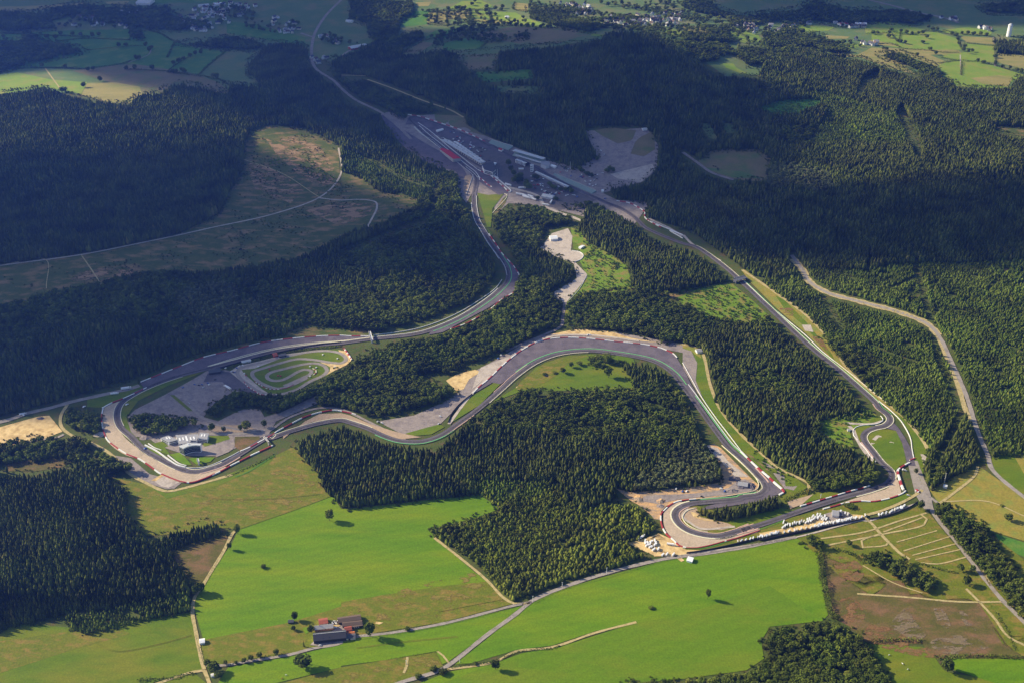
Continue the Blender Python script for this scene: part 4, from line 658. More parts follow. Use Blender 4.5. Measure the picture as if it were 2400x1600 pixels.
for code, (nm, lab, cat, sp, h, jit, vfs, lm) in KINDS.items():
    allp = []
    for (ya, yb, k) in ((900, 3200, 1.0), (3200, 4400, 1.08), (4400, 7800, 1.22)):
        s = sp * k; xs = np.arange(-3900, 3900, s); ys = np.arange(ya, yb, s); X, Y = np.meshgrid(xs, ys)
        if code == 5: X, Y = X * .86 - Y * .5, X * .5 + Y * .86
        jj = s * (.32 if code in (1, 2, 5) else .5); X = (X + rng.uniform(-jj, jj, X.shape)).ravel(); Y = (Y + rng.uniform(-jj, jj, Y.shape)).ravel()
        q = (Y > ya) & (Y < yb); X, Y = X[q], Y[q]; Z = terr(X, Y); px, py = proj(X, Y, Z); px2, py2 = proj(X, Y, Z + h * .85)
        hide = look(px2, py2)
        q = (look(px, py) == code) & (((hide > 0) & (hide < 9)) | (py2 < -70) | (code == 9)); X, Y, Z, px, py = X[q], Y[q], Z[q], px[q], py[q]
        if code == 7:
            q = rng.random(len(X)) < np.clip(.32 + .9 * np.sin(X / 70 + np.sin(Y / 110) * 2) * np.cos(Y / 95), 0, 1); X, Y, Z, px, py = X[q], Y[q], Z[q], px[q], py[q]
        if code == 6: q = rng.random(len(X)) < .5; X, Y, Z, px, py = X[q], Y[q], Z[q], px[q], py[q]
        if code == 9: q = rng.random(len(X)) < .42; X, Y, Z, px, py = X[q], Y[q], Z[q], px[q], py[q]
        if code == 8:
            q = rng.random(len(X)) < np.clip(.15 + .8 * np.sin(X / 37 + 2 * np.sin(Y / 53)) * np.sin(Y / 29 + X / 90), 0, 1); X, Y, Z, px, py = X[q], Y[q], Z[q], px[q], py[q]
        if code in (1, 2, 3):                # small gaps where trees fell or failed
            gp = np.sin(X / 23 + 2 * np.sin(Y / 31)) * np.sin(Y / 19 + 2 * np.sin(X / 43)); q = (gp < (.93 if code == 1 else .86)) & (rng.random(len(X)) > .05); X, Y, Z, px, py = X[q], Y[q], Z[q], px[q], py[q]
        allp.append(np.c_[X, Y, Z, np.full(len(X), k), px, py])
    a = np.concatenate(allp)
    if code in (1, 3):                       # the nearest 300 in view stand as trees of their own
        vis = (a[:, 4] > -10) & (a[:, 4] < 2410) & (a[:, 5] < 1625); idx = np.where(vis)[0]; idx = idx[np.argsort(a[idx, 1])][:300]
        for i in idx:
            hh = h * random.uniform(.85, 1.15)
            if code == 1: ind_tree('spruce_tree', 'tall dark pointed spruce in the front rows of the lower left wood', 'spruce tree', random.choice(SPR), TRUNK, a[i, 0], a[i, 1], hh, hh * random.uniform(.95, 1.15), 'front spruces of the lower left wood')
            else: ind_tree('broadleaf_tree', 'round dark green broadleaf tree of the grove at the bottom edge', 'broadleaf tree', random.choice(OAK), TRUNK, a[i, 0], a[i, 1], hh * .95, hh * random.uniform(.95, 1.2), 'broadleaf trees of the bottom grove')
        a = np.delete(a, idx, 0)
    n = len(a); total += n
    big = (1 + (a[:, 3] - 1) * .5); patch = 1 + .22 * np.sin(a[:, 0] / 47 + 1.3 * np.sin(a[:, 1] / 83)) * np.sin(a[:, 1] / 59)
    hh = h * rng.uniform(1 - jit, 1 + jit, n) * patch; wd = hh * rng.uniform(.85, 1.15, n) * np.clip(big, 1, 1.25)
    o = gn_forest(nm, a[:, :3], rng.uniform(0, 6.28, n), np.c_[wd, wd, hh], np.clip((len(vfs) * (.5 + .38 * np.sin(a[:, 0] / 130 + np.sin(a[:, 1] / 170)) * np.cos(a[:, 1] / 110) + rng.normal(0, .28, n))), 0, len(vfs) - 1).astype(np.int32), [proto(nm + '_shape', vf, lm) for vf in vfs])
    o['kind'] = 'stuff'; tag(o, lab, cat); print(nm, n)
print('forest trees', total)

# ------------------------------------------------------------------ barriers along the circuit
def wall(name, label, cat, ln, h, w, mats, segs=None, closed=False, off=0.0, group=None):
    """a long low wall following a line; segs = lengths of the alternating colours"""
    pts = W3(ln) if isinstance(ln, str) else ln
    L = smooth_line(pts, 4, closed) if isinstance(ln, str) else pts
    N = normals(L, closed); V = []; Fc = []; mi = []; acc = 0
    for p, nn in zip(L, N):
        for s, z in ((-.5, -.3), (-.42, h), (.42, h), (.5, -.3)):
            q = p + nn * (off + s * w); V.append((q.x, q.y, gz(p.x, p.y) + .4 + z))
    n = len(L)
    for i in range(n if closed else n - 1):
        j = (i + 1) % n; acc += (L[j] - L[i]).length
        c = 0 if not segs else (0 if (acc % (segs[0] + segs[1])) < segs[0] else 1)
        for k in range(3): Fc.append((4*i + k, 4*j + k, 4*j + k + 1, 4*i + k + 1)); mi.append(c)
    if not closed: Fc += [(0, 1, 2, 3), (4*n - 1, 4*n - 2, 4*n - 3, 4*n - 4)]; mi += [0, mi[-1] if mi else 0]
    o = link(name, V, Fc, mats, midx=mi); return tag(o, label, cat, group)
def tb(label, ln, segs=(27, 27), h=1.9, w=2.4): return wall('tyre_barrier', label, 'tyre barrier', ln, h, w, [WHITE, REDP], segs, group='red and white tyre barriers')
def gr(label, ln, h=1.6, w=1.2, m=WHITE): return wall('guard_rail', label, 'guard rail', ln, h, w, [m], group='guard rails of the circuit')
tb('red and white tyre barrier outside the broad grey bend above the meadow', 'e:905,1138 960,1085 1015,1040 1130,930 1240,845 1350,788 1450,765 1560,758 1700,765 1900,787 2080,805 2200,830 2280,865 2310,895', (21, 19))
tb('red and white tyre barrier curving along the dark forest above the kart circuit', 'd:965,1063 1100,1010 1250,950 1400,893 1600,845 1800,793 2000,765 2200,748 2349,744 e:60,748 200,748', (26, 24))
tb('short red and white tyre barrier above the left end of the brown gravel trap', 'd:705,1240 760,1210 860,1170 960,1125 1010,1100', (26, 22))
tb('red and white tyre barrier curling round the left rim of the brown gravel trap', 'd:710,1240 700,1300 708,1380 740,1460 800,1510 880,1560 g:960,30 1100,128', (24, 30))
tb('thin red tyre barrier closing the bottom tip of the brown gravel trap', 'g:1100,128 1250,185 1320,190 1400,165 1480,130', (6, 60), 2.0, 2.4)
tb('red and white tyre barrier between the bottom track bend and the rough pasture', 'm:1230,1050 1380,980 1600,860 1800,760 2000,660 2200,570 2352,500', (21, 24))
tb('red and white tyre barrier inside the track right of the white building', 'm:1750,610 1900,550 2100,440 2250,360 2352,300 d:1900,1405 2000,1350 2100,1300 2200,1270 2300,1255 e:30,1268 100,1285', (22, 22))
tb('red and white tyre barrier outside the bend in the valley forest', 'e:1015,45 1060,110 1110,185 1180,260 1220,320 1238,365 1225,410 1190,445 1100,500 1030,560 950,612 850,665 750,700', (15, 20))
tb('red and white tyre barrier on the outer edge of the far hairpin', 's:440,232 560,250 700,280 860,330 1060,395 1260,460 1480,545 1680,640 1860,730', (14, 17))
tb('red and white tyre barrier along the pit straight above the chicane', 's:1730,1250 1850,1310 1980,1370 p:20,900 100,970 180,1040 260,1110 320,1170', (14, 14)); tb('short red and white tyre barrier left of the chicane approach', 's:1730,1370 1830,1450 1900,1520 b:1000,1270 1035,1290', (14, 14))
tb('red and white tyre barrier at the crest after the uphill kink', 'b:1895,1385 1980,1400 2060,1440 2085,1460 2090,1500 2130,1530 2200,1568', (13, 14))
tb('bright red and white tyre barrier on the outside of the bend above the hairpin copse', 'q:1590,120 1700,230 1850,370 1980,480 2100,590 2180,660 2210,700 2140,745', (23, 13), 2.6, 3.8)
tb('dark red and white tyre barrier ringing the pale gravel trap of the near hairpin', 'q:940,803 800,815 660,840 560,890 480,960 430,1020 425,1100 450,1210 500,1300 600,1390 700,1480 790,1510', (14, 18))
tb('thin red tyre barrier along the bottom rim of the near hairpin gravel trap', 'r:980,1050 1200,1050 1350,1025 1600,960 1900,880 2352,730', (4, 70), 1.6, 1.8)
tb('red and white tyre barrier above the straight between the two corner woods', 'v:560,330 700,290 880,235 1050,185 1230,130 1400,85 1520,50', (15, 13)); tb('red and white tyre barrier round the foot of the right-hand gravel trap', 'v:875,370 1030,330 1150,295 1400,262 1560,268 1700,245 1850,205 1960,160 2015,120', (19, 20))
tb('upright red and white tyre barrier between the right-hand gravel trap and the access road', 'k:1500,1440 1470,1370 1440,1270 1410,1180 1410,1120', (16, 13), 3, 4); tb('red and white tyre barrier across the top of the access road', 'k:1410,1120 1440,1090 1520,1040 1600,1000', (12, 14), 2.6, 3); tb('small dark red barrier beside the curving escape road', 'k:1600,960 1690,925', (1, 30))
gr('white guard rail along the left side of the lower left bend', 'm:0,500 200,600 400,740 600,870 740,910', 2.6, 2.6); gr('grey guard rail continuing round the white building lawn', 'm:740,910 950,920 1150,890 1400,790 1600,690 1730,620', 2, 1.6, STEEL)
gr('pale kerb wall on the inside lawn of the white building', 'm:420,680 520,760 640,840 760,875', 1.8, 1.8); gr('short pale wall left of the white building', 'm:60,465 180,545 300,590', 1.6, 1.6); gr('long pale rail beside the straight above the kart circuit', 'd:1430,955 1600,903 1800,850 2000,812 2200,790 2349,780 e:100,770', 1.4, 1.8, CREAM)
gr('white rail down the right side of the long slope', 'f:0,930 60,1040 130,1165 230,1310 330,1440 420,1560'); gr('white rail on the forest side of the uphill straight, upper part', 'f:430,378 560,500 700,620 850,745 960,850 1100,960 1250,1080 1400,1200', 1.2, 1.1); gr('white rail on the outside of the escape road bend', 'k:1100,0 1300,160 1450,310 1560,480 1620,620 1640,780 1670,930', 1.6, 1.5)
gr('white and pink rail behind the loop left of the infield lawn', 'k:1130,240 1170,290 1150,330 1060,370 850,390 740,420 690,470 700,560 760,630', 1.5, 1.3); gr('pale rail below the infield loop', 'k:800,680 900,790 960,880 1010,930', 1.4, 1.5); gr('pale rail on the valley side of the grey slope', 'q:1310,20 1500,190 1700,380 1820,520 1845,610 1800,670 1600,720 1300,770 950,800', 1.2, 1.0, CREAM)
gr('pale inner rail of the near hairpin', 'r:1160,320 1020,370 950,450 950,530 1050,640 1250,730 1400,760', 1.4, 1.2, CREAM); gr('white rail on the inside of the valley bend', 'e:950,5 1010,110 1080,200 1125,270 1140,330', 1.2, 1.0); gr('white rail of the second valley bend along the forest foot', 'e:1105,360 1060,420 950,500 800,590 650,655 500,700 350,725 220,740', 1.3, 1.2)
gr('white pit wall between the pit straight and the pit lane', 's:625,380 800,500 1000,660 1200,830 1400,990 1600,1150 1720,1245', 1.5, 1.6); gr('white wall round the chicane tip', 's:1820,1260 2100,1400 p:0,850 150,960 300,1090 365,1150 365,1185 330,1190', 1.8, 2.2); gr('thin pale wall left of the pit straight', 's:545,460 730,620 860,680 1060,845', 1.2, 1.2, STEEL)
gr('pale wall at the foot of the pit straight', 's:1500,1190 1650,1310 1720,1390', 1.3, 1.3); gr('white rail across the crest after the uphill kink', 'b:2110,1520 2349,1620 e:2260,20 2349,75', 1.6, 2.2); gr('white wall round the pale yard in the valley', 'e:1585,160 1640,170 1665,195 1640,225 1590,238', 1.5, 1.6); gr('pale wall on the right side of the valley yard', 'e:1690,330 1640,420 1560,510', 1.2, 1.0, STEEL)
gr('low white wall of the bridge abutment left of the chicane', 's:1640,1335 1600,1450 b:860,1340', 1.4, 1.2, STEEL); gr('white rail of the old track inside the chicane lawn', 'b:1120,1335 1140,1345 1040,1470', 1.2, 1.4, CREAM)
for n_, ln in (('dark service wall below the kart circuit bank', 'd:1450,985 1700,915 1900,865 2150,815 2349,790'), ('long dark fence under the row of campers', 'r:1010,1150 1300,1110 1700,1030 2000,960 2352,880 v:0,800 300,740 600,680 900,620 1200,560 1450,510'), ('dark curved fence under the last campers', 'v:1510,510 1700,480 1900,420 2080,340 2180,270'), ('dark railing beside the vale verge', 'e:900,1145 820,1210 760,1280 735,1340')):
    wall('fence', n_, 'fence', ln, 3.2, .8, [DARKW])

# ------------------------------------------------------------------ buildings
def root_ab(name, label, cat, A, B, group=None):
    a, b = W3(A)[0], W3(B)[0]
    if b.x < a.x: a, b = b, a
    d = b - a; r = thing(name, label, cat, (a.x, a.y, gz((a.x + b.x) / 2, (a.y + b.y) / 2)), math.atan2(d.y, d.x), group); return r, math.hypot(d.x, d.y)
def boxes(name, mt, par, bs):
    b = MB()
    for q in bs: b.box(*q)
    return b.build(name, [mt], par)
def gable(name, label, cat, A, B, dep, h, hr, wm, rm, group=None, doors=(), wins=0, chim=False, wm2=None):
    r, L = root_ab(name, label, cat, A, B, group); b = MB(); b.gwall(0, L, 0, dep, h, hr); b.build('wall', [wm], r)
    b = MB(); b.gable(0, L, 0, dep, h, hr); rf = b.build('roof', [rm], r)
    if chim: boxes('chimney', BRICK, rf, [(L*.25, L*.25 + 1, dep*.5 - .5, dep*.5 + .5, hr - 1, hr + 1.4)])
    for x in doors: boxes('door', DARKW, r, [(x, x + 3.2, -.12, 0, 0, 3.4)])
    for k in range(wins):
        x = L * (k + .5) / wins; boxes('window', GLASS, r, [(x - .6, x + .6, -.1, .0, h - 2, h - .8)])
    return r, L
def roofed(name, label, cat, pts, h, wm, rm, group=None):
    """flat-roofed block whose roof outline was surveyed at roof height"""
    w = W3(pts, h); c = sum(w, Vector()) / len(w); z = c.z - h; r = thing(name, label, cat, (c.x, c.y, z), 0, group)
    pl = [(p.x - c.x, p.y - c.y) for p in w]; ar = sum(pl[i][0] * pl[(i + 1) % len(pl)][1] - pl[(i + 1) % len(pl)][0] * pl[i][1] for i in range(len(pl)))
    if ar < 0: pl.reverse()
    b = MB(); b.prism(pl, -2, h - .4); b.build('wall', [wm], r)
    b = MB(); b.prism([(x * 1.02, y * 1.02) for x, y in pl], h - .4, h + .1); rf = b.build('roof', [rm], r); return r, rf, pl
# white campus building in the lower left loop
r, rf, pl = roofed('office_building', 'low grey roofed office wing with a pale gable, leftmost of the white building group', 'office', 'm:285,355 430,310 600,385 430,430', 8, WHITE2, GREYR)
def skl(rf, pts, h):
    for k, s_ in enumerate(pts):
        w = W3(s_, h); lo = Vector(rf.parent.location); b = MB(); w = [p - lo for p in w]; b.add([(p.x, p.y, h + .12) for p in w] + [(p.x, p.y, h + .6) for p in w], [(0,1,2,3),(4,5,6,7),(0,1,5,4),(1,2,6,5),(2,3,7,6),(3,0,4,7)]); b.build('skylight', [WHITE2], rf)
skl(rf, ['m:380,345 400,342 425,375 405,380', 'm:425,338 445,335 475,368 455,375'], 8)
def strip(r, a, b, z0, z1, mt, name='window', out=.15):
    w = W3(f'{a} {b}', (z0 + z1) / 2); lo = Vector(r.location); p, q = w[0] - lo, w[1] - lo; nn = Vector(((q - p).y, -(q - p).x, 0)).normalized()
    if nn.y > 0: nn = -nn
    m_ = MB(); p1, q1 = p + nn * out, q + nn * out; m_.add([(p.x, p.y, z0), (q.x, q.y, z0), (q1.x, q1.y, z0), (p1.x, p1.y, z0), (p.x, p.y, z1), (q.x, q.y, z1), (q1.x, q1.y, z1), (p1.x, p1.y, z1)], [(3,2,1,0),(4,5,6,7),(0,1,5,4),(1,2,6,5),(2,3,7,6),(3,0,4,7)]); m_.build(name, [mt], r)
def facade(r, i, z0, z1, mt, name, pl, f0=0.0, f1=1.0, out=.2):
    (x0, y0), (x1, y1) = pl[i], pl[(i + 1) % len(pl)]; p = Vector((x0 + (x1 - x0) * f0, y0 + (y1 - y0) * f0, 0)); q = Vector((x0 + (x1 - x0) * f1, y0 + (y1 - y0) * f1, 0)); nn = Vector(((q - p).y, -(q - p).x, 0)).normalized() * out
    m_ = MB(); p1, q1 = p + nn, q + nn; m_.add([(*p.xy, z0), (*q.xy, z0), (*q1.xy, z0), (*p1.xy, z0), (*p.xy, z1), (*q.xy, z1), (*q1.xy, z1), (*p1.xy, z1)], [(3,2,1,0),(4,5,6,7),(0,1,5,4),(1,2,6,5),(2,3,7,6),(3,0,4,7)]); m_.build(name, [mt], r)
def fronts(pl):
    """edges facing the camera side"""
    return [i for i in range(len(pl)) if (pl[(i + 1) % len(pl)][0] - pl[i][0]) > abs(pl[(i + 1) % len(pl)][1] - pl[i][1]) * .3 and -(pl[(i + 1) % len(pl)][0] - pl[i][0]) < 0]
for i in fronts(pl):
    for z in (1.2, 4.8): facade(r, i, z, z + 2, GLASS, 'window', pl, .12, .9)
r, rf, pl = roofed('office_building', 'long low office block with rows of white skylights on its grey roof', 'office', 'm:560,300 975,285 950,400 830,400 840,430 690,455 620,460 600,370', 7.5, WHITE2, GREYR)
skl(rf, [f'm:{x},{y} {x+25},{y-4} {x+40},{y+45} {x+15},{y+50}' for x, y in ((620, 360), (680, 350), (820, 345), (880, 335))] + ['m:735,325 765,320 795,410 765,415'], 7.5)
for i in fronts(pl): facade(r, i, 4, 6, GLASS, 'window', pl, .1, .9)
r, rf, pl = roofed('office_building', 'square taller office block at the right end, dark windows under its grey roof', 'office', 'm:1010,255 1170,268 1140,378 970,352', 9.5, WHITE2, GREYR); skl(rf, ['m:1035,290 1060,290 1050,330 1025,330', 'm:1085,290 1110,290 1105,330 1080,330'], 9.5)
for i in fronts(pl):
    for z in (1.5, 5): facade(r, i, z, z + 2.2, GLASS, 'window', pl, .06, .94)
r, rf, pl = roofed('entrance_hall', 'tall white hall with a curved dark glass front facing the lawn', 'hall', 'm:622,505 780,452 1035,456 1010,492 940,486 860,492 780,512 708,545', 17, WHITE2, PALER)
for i in fronts(pl):
    facade(r, i, 2, 15, GLASS, 'glass_front', pl, 0, 1, .25)
    for z in (5.5, 9, 12.5): facade(r, i, z, z + .35, STEEL, 'mullion', pl, 0, 1, .4)
boxes('roof_vent', WHITE2, rf, [(-6, -4, 2, 4, 17, 19)])
# farm
def farm(name, label, cat, A, B, *a, **k):
    r, L = gable(name, label, cat, A, B, *a, **k); return r, L
r, L = farm('long_barn', 'long slate roofed farm barn with a bright white gable end beside the lane', 'barn', 'w:750,850', 'w:1345,790', 18, 6.5, 12, WHITE2, SLATE2, doors=(8, 18, 34)); boxes('ridge_cap', PALER, r, [(-.5, L + .5, 8.7, 9.3, 12.2, 12.6)]); boxes('front_wall', DARKW, r, [(.3, L, -.15, -.02, 0, 6.2)])
for x in (14, 24): boxes('roof_light', GLASS, r, [(x, x + 2, 2.2, 5, 7.8, 8.6)])
farm('barn_annex', 'lower slate roofed annex joined to the right end of the long barn', 'barn', 'w:1350,785', 'w:1515,770', 10, 4, 6, CREAMW, SLATE, doors=(3,)); farm('farmhouse', 'pink brick farmhouse with a pale roof behind the long barn', 'house', 'w:765,630', 'w:1110,590', 9, 5, 9, BRICK, CREAMW, wins=6, chim=True)
farm('red_roof_shed', 'farm shed with a dark red roof and white end wall behind the farmhouse', 'shed', 'w:850,520', 'w:1010,495', 12, 4, 6, WHITE, TILE); farm('cattle_shed', 'wide brown farm shed under parallel dark roof ridges', 'shed', 'w:1200,500', 'w:1620,440', 12, 5, 7.5, DARKW, BROWNR, doors=(30, 36)); farm('cattle_shed', 'second brown ridge of the farm sheds, in front with small bright doorways', 'shed', 'w:1280,560', 'w:1640,520', 9, 4.5, 6.5, DARKW, BROWNR)
r, L = root_ab('milking_shed', 'narrow dark shed with three small bright windows at the farm end', 'shed', 'w:1460,575', 'w:1650,540'); b = MB(); b.box(0, L, 0, 5, -1, 4); b.build('wall', [DARKW], r); boxes('roof', BROWNR, r, [(-.4, L + .4, -.4, 5.4, 4, 4.4)])
for x in (3, 6, 9): boxes('window', WHITE, r, [(x, x + 1.6, -.15, 0, 1.6, 3.2)])
farm('brick_outhouse', 'small brick outhouse between the barn and its annex', 'outhouse', 'w:1325,640', 'w:1450,620', 8, 4.5, 6.5, BRICK, TILE); farm('orange_roof_hut', 'little hut with a bright orange roof at the right end of the farm', 'hut', 'w:1395,700', 'w:1500,690', 6, 3, 5, BRICK, ORANGE); farm('garden_hut', 'small grey roofed hut in the meadow left of the farm', 'hut', 'w:280,480', 'w:380,475', 6, 3.2, 5, DARKW, SLATE)
F('sand', 4, 'w:1100,470 1200,410 1240,540 1130,570', 'farm_yard'); F('lot', 4, 'w:680,870 750,800 1100,600 1250,500 1450,560 1560,740 900,900', 'farm_yard'); F('sand', 4, 'w:1890,440 2030,460 1950,495 1880,480', 'bare_sand'); F('bright', 4, 'w:540,560 640,530 720,600 600,670', 'garden')
farm('white_hall', 'white flat-looking hall on brown ground at the edge of the bottom meadow', 'hall', 'r:1010,1305', 'r:1110,1330', 11, 4, 5, WHITE2, WHITE2); farm('field_shed', 'white shed beside the narrow lane at the left meadow', 'shed', 'g:1375,1305', 'g:1410,1300', 9, 4, 5.5, WHITE2, WHITE2); farm('hut', 'tiny white hut at the bottom edge beside the lane fork', 'hut', 'g:1455,1530', 'g:1475,1526', 5, 3, 4, WHITE2, WHITE2)
farm('valley_lodge', 'small white lodge at the forest edge under the valley bend', 'lodge', 'e:985,650', 'e:1020,655', 12, 5, 7, WHITE, PALER); farm('valley_lodge', 'pink walled lodge among trees just up from the white one', 'lodge', 'e:1120,590', 'e:1150,585', 10, 5, 7, BRICK, WHITE2)
farm('marquee', 'large white marquee on the pale yard in the valley', 'marquee', 'e:1440,95', 'e:1490,90', 20, 6, 9, WHITE2, WHITE2); farm('white_store', 'narrow white store right of the valley yard', 'store', 'e:1632,145', 'e:1648,150', 16, 4, 5, WHITE2, WHITE2); farm('forest_house', 'lone white house in the dark spruce forest on the right', 'house', 'c:648,1385', 'c:675,1382', 13, 8, 12, WHITE2, WHITE2)
farm('track_office', 'small white track office at the corner of the pale forest lane', 'office', 'f:100,868', 'f:135,862', 12, 5, 7, WHITE2, GREYR); farm('marshal_hut', 'grey marshal hut at the loop by the white rails', 'hut', 'k:600,490', 'k:640,488', 6, 3, 4, WHITE2, GREYR); farm('substation', 'small pale hut beside the mast near the right forest edge', 'hut', 'i:1790,225', 'i:1815,232', 8, 4, 6, WHITE2, PALER)
farm('equipment_store', 'low bluish store among heaps of dark spoil inside the bend', 'store', 'q:1540,620', 'q:1680,640', 12, 4, 6, STEEL, GREYR); farm('kart_club_house', 'red club house beside the kart circuit', 'club house', 'K:800,315', 'K:860,300', 12, 4, 6, REDP, TILE); farm('kart_garage', 'dark garage right of the red club house', 'garage', 'K:880,320', 'K:990,300', 9, 4, 5, DARKW, SLATE); farm('kart_pits', 'long pale pit shelter at the left corner of the kart circuit', 'shelter', 'K:310,410', 'K:450,380', 7, 3.5, 4.5, STEEL, PALER); farm('kart_office', 'dark blue roofed office at the gap between car park and kart circuit', 'office', 'd:1440,1010', 'd:1520,1000', 14, 5, 8, DARKW, SLATE)
farm('campsite_hall', 'grey roofed hall in the middle of the camping ground', 'hall', 'v:1000,480', 'v:1090,490', 15, 5, 8, STEEL, GREYR); farm('campsite_hall', 'darker hall right of the grey camping ground hall', 'hall', 'v:1100,480', 'v:1150,480', 12, 4, 6, DARKW, SLATE)
# gantries and bridges over the track
def bridge(label, A, B, mt, w=5, h=6.5):
    r, L = root_ab('footbridge', label, 'bridge', A, B); boxes('deck', mt, r, [(-1, L + 1, 0, w, h, h + 1)]); boxes('railing', STEEL, r, [(-1, L + 1, -.2, 0, h + 1, h + 2.3)]); boxes('railing', STEEL, r, [(-1, L + 1, w, w + .2, h + 1, h + 2.3)])
    for x in (-2.5, L): boxes('pier', mt, r, [(x, x + 2.5, 0, w, -1, h)])
bridge('steel footbridge over the track below the kart circuit, by the car parks', 'd:1815,1455', 'd:1845,1490', CONC, 2.2, 5.5); bridge('narrow footbridge where the sunny straight enters the forest, right of the kart circuit', 'e:190,735', 'e:205,790', STEEL, 4); bridge('wide white-fronted bridge building across the top of the uphill straight', 'f:372,385', 'f:440,365', SLATE, 12, 7); bridge('footbridge over the bottom bend near the white building', 'm:960,800', 'm:975,850', STEEL, 3)
# pits, stands and paddock
def stand(label, A, B, dep, h0, h1, sm, roof=None, name='grandstand'):
    r, L = root_ab(name, label, 'grandstand', A, B); n_ = 7; b = MB()
    for k in range(n_): b.box(0, L, dep * k / n_, dep, -1 if k == 0 else h0 + (h1 - h0) * (k - .5) / n_ - .01, h0 + (h1 - h0) * (k + .5) / n_)
    b.build('seating', [sm], r); boxes('back_wall', CONC, r, [(0, L, dep, dep + .5, -1, h1 + 1.5)])
    if roof:
        boxes('roof', roof, r, [(-1, L + 1, dep * .15, dep + 1, h1 + 5, h1 + 5.8)])
        for k in range(6): x = L * k / 5; boxes('post', STEEL, r, [(x - .3, x + .3, dep, dep + .6, h1, h1 + 5)])
    return r, L
r = roofed('grandstand', 'red seated grandstand facing the pit straight', 'grandstand', 's:1025,850 1075,825 1200,870 1300,960 1410,1040 1270,1055', 9, CONC, SEATR)[0]
stand('long covered grandstand with a pale roof under the dark forest, above the old pits', 'p:395,520', 'p:940,690', 16, 3, 11, SEATG, PALER); stand('lower open grandstand in front of the long pale roofed one', 'p:440,560', 'p:900,710', 9, 1, 4, CONC, PALER); stand('pale green terrace left of the covered grandstand, behind the far straight', 's:1900,760', 'p:330,420', 20, 1, 7, SEATG); stand('greenish open terrace along the downhill straight right of the old pits', 'p:1100,880', 'p:1860,1220', 16, 1, 5, SEATG)
r, rf, pl = roofed('hospitality_block', 'blue-grey hospitality block at the right end of the covered grandstand', 'hospitality block', 'p:930,610 1010,590 1090,625 1080,680 1010,700 920,670', 10, STEEL, GREYR)
r, L = root_ab('pit_building', 'long modern pit building with a pale flat roof beside the pit lane', 'pit building', 's:1010,650', 's:1780,1190'); boxes('wall', CONC, r, [(0, L, 0, 15, -1, 7)]); boxes('roof', PALER, r, [(-1, L + 1, -2, 16, 7, 7.6)]); boxes('balcony', WHITE, r, [(0, L, 9, 10, 7.6, 9)])
for k in range(16): x = L * (k + .5) / 16; boxes('roof_unit', STEEL if k % 2 else GREYR, r, [(x - 1.5, x + 1.5, 4 + k % 3, 7 + k % 3, 7.6, 9)])
for k in range(20): x = L * (k + .5) / 20; boxes('garage_door', DARKW, r, [(x - 2.4, x + 2.4, -.15, 0, 0, 4)])
r, rf, pl = roofed('race_control', 'dark race control building with white walls below the long pit building', 'race control', 's:1800,1140 2010,1080 2060,1230 2000,1290 1840,1240', 13, WHITE, SLATE2)
for i in fronts(pl):
    for z in (3, 7): facade(r, i, z, z + 2.4, GLASS, 'window', pl, .05, .95)
def finned(label, A, B, n_, dep, h, fh):
    r, L = root_ab('old_pit_building', label, 'pit building', A, B); boxes('wall', DARKW, r, [(0, L, 0, dep, -1, h)]); boxes('roof', SLATE2, r, [(-.5, L + .5, -.5, dep + .5, h, h + .4)])
    for k in range(n_): x = L * (k + .5) / n_; boxes('fin', WHITE2, r, [(x - 1.0, x + 1.0, -1.2, dep * .5, 1, h + fh)])
finned('short row of old pits with eight tall white fins', 'p:450,640', 'p:640,720', 8, 14, 9, 2); finned('long row of old pits with a comb of small white fins along the downhill straight', 'p:815,830', 'p:1415,1130', 32, 12, 5, 1.6)
r, L = root_ab('timing_tower', 'white timing tower at the gap between the two rows of old pits', 'tower', 'p:725,810', 'p:775,815'); boxes('wall', WHITE2, r, [(0, L, 0, 8, -1, 20)]); boxes('roof', PALER, r, [(-.5, L + .5, -.5, 8.5, 20, 20.6)])
for z in (4, 9, 14): boxes('window', GLASS, r, [(.5, L - .5, -.15, 0, z, z + 2)])
farm('old_start_hut', 'red topped start hut left of the finned pits', 'hut', 'p:140,430', 'p:200,450', 9, 6, 9, WHITE, REDP); farm('long_store', 'long pale store right behind the short finned pits', 'store', 'p:515,785', 'p:605,780', 8, 4, 5, CREAMW, PALER); farm('paddock_store', 'pale store near the end of the pit building', 'store', 'p:20,690', 'p:75,700', 12, 5, 6, WHITE2, WHITE2)
farm('paddock_canopy', 'white canopy at the top end of the pit building', 'canopy', 's:980,560', 's:1095,520', 7, 5, 6, WHITE2, WHITE2); farm('service_hall', 'bluish hall in the lower paddock', 'hall', 'p:930,1290', 'p:1130,1330', 18, 6, 9, STEEL, PALER); farm('paddock_office', 'white office right of the covered grandstand', 'office', 'p:1095,720', 'p:1185,750', 9, 5, 7, WHITE2, WHITE2); farm('gas_tank', 'white round-looking tank house at the right of the lower paddock', 'tank house', 'p:2035,1190', 'p:2075,1190', 9, 5, 7, WHITE2, WHITE2)
farm('parking_kiosk', 'white kiosk at the top of the large shaded car park', 'kiosk', 'b:2075,905', 'b:2105,900', 12, 5, 7, WHITE2, PALER)
farm('gate_house', 'white gate house below the valley camp road', 'gate house', 'b:60,620', 'b:130,610', 14, 6, 9, WHITE, SLATE)

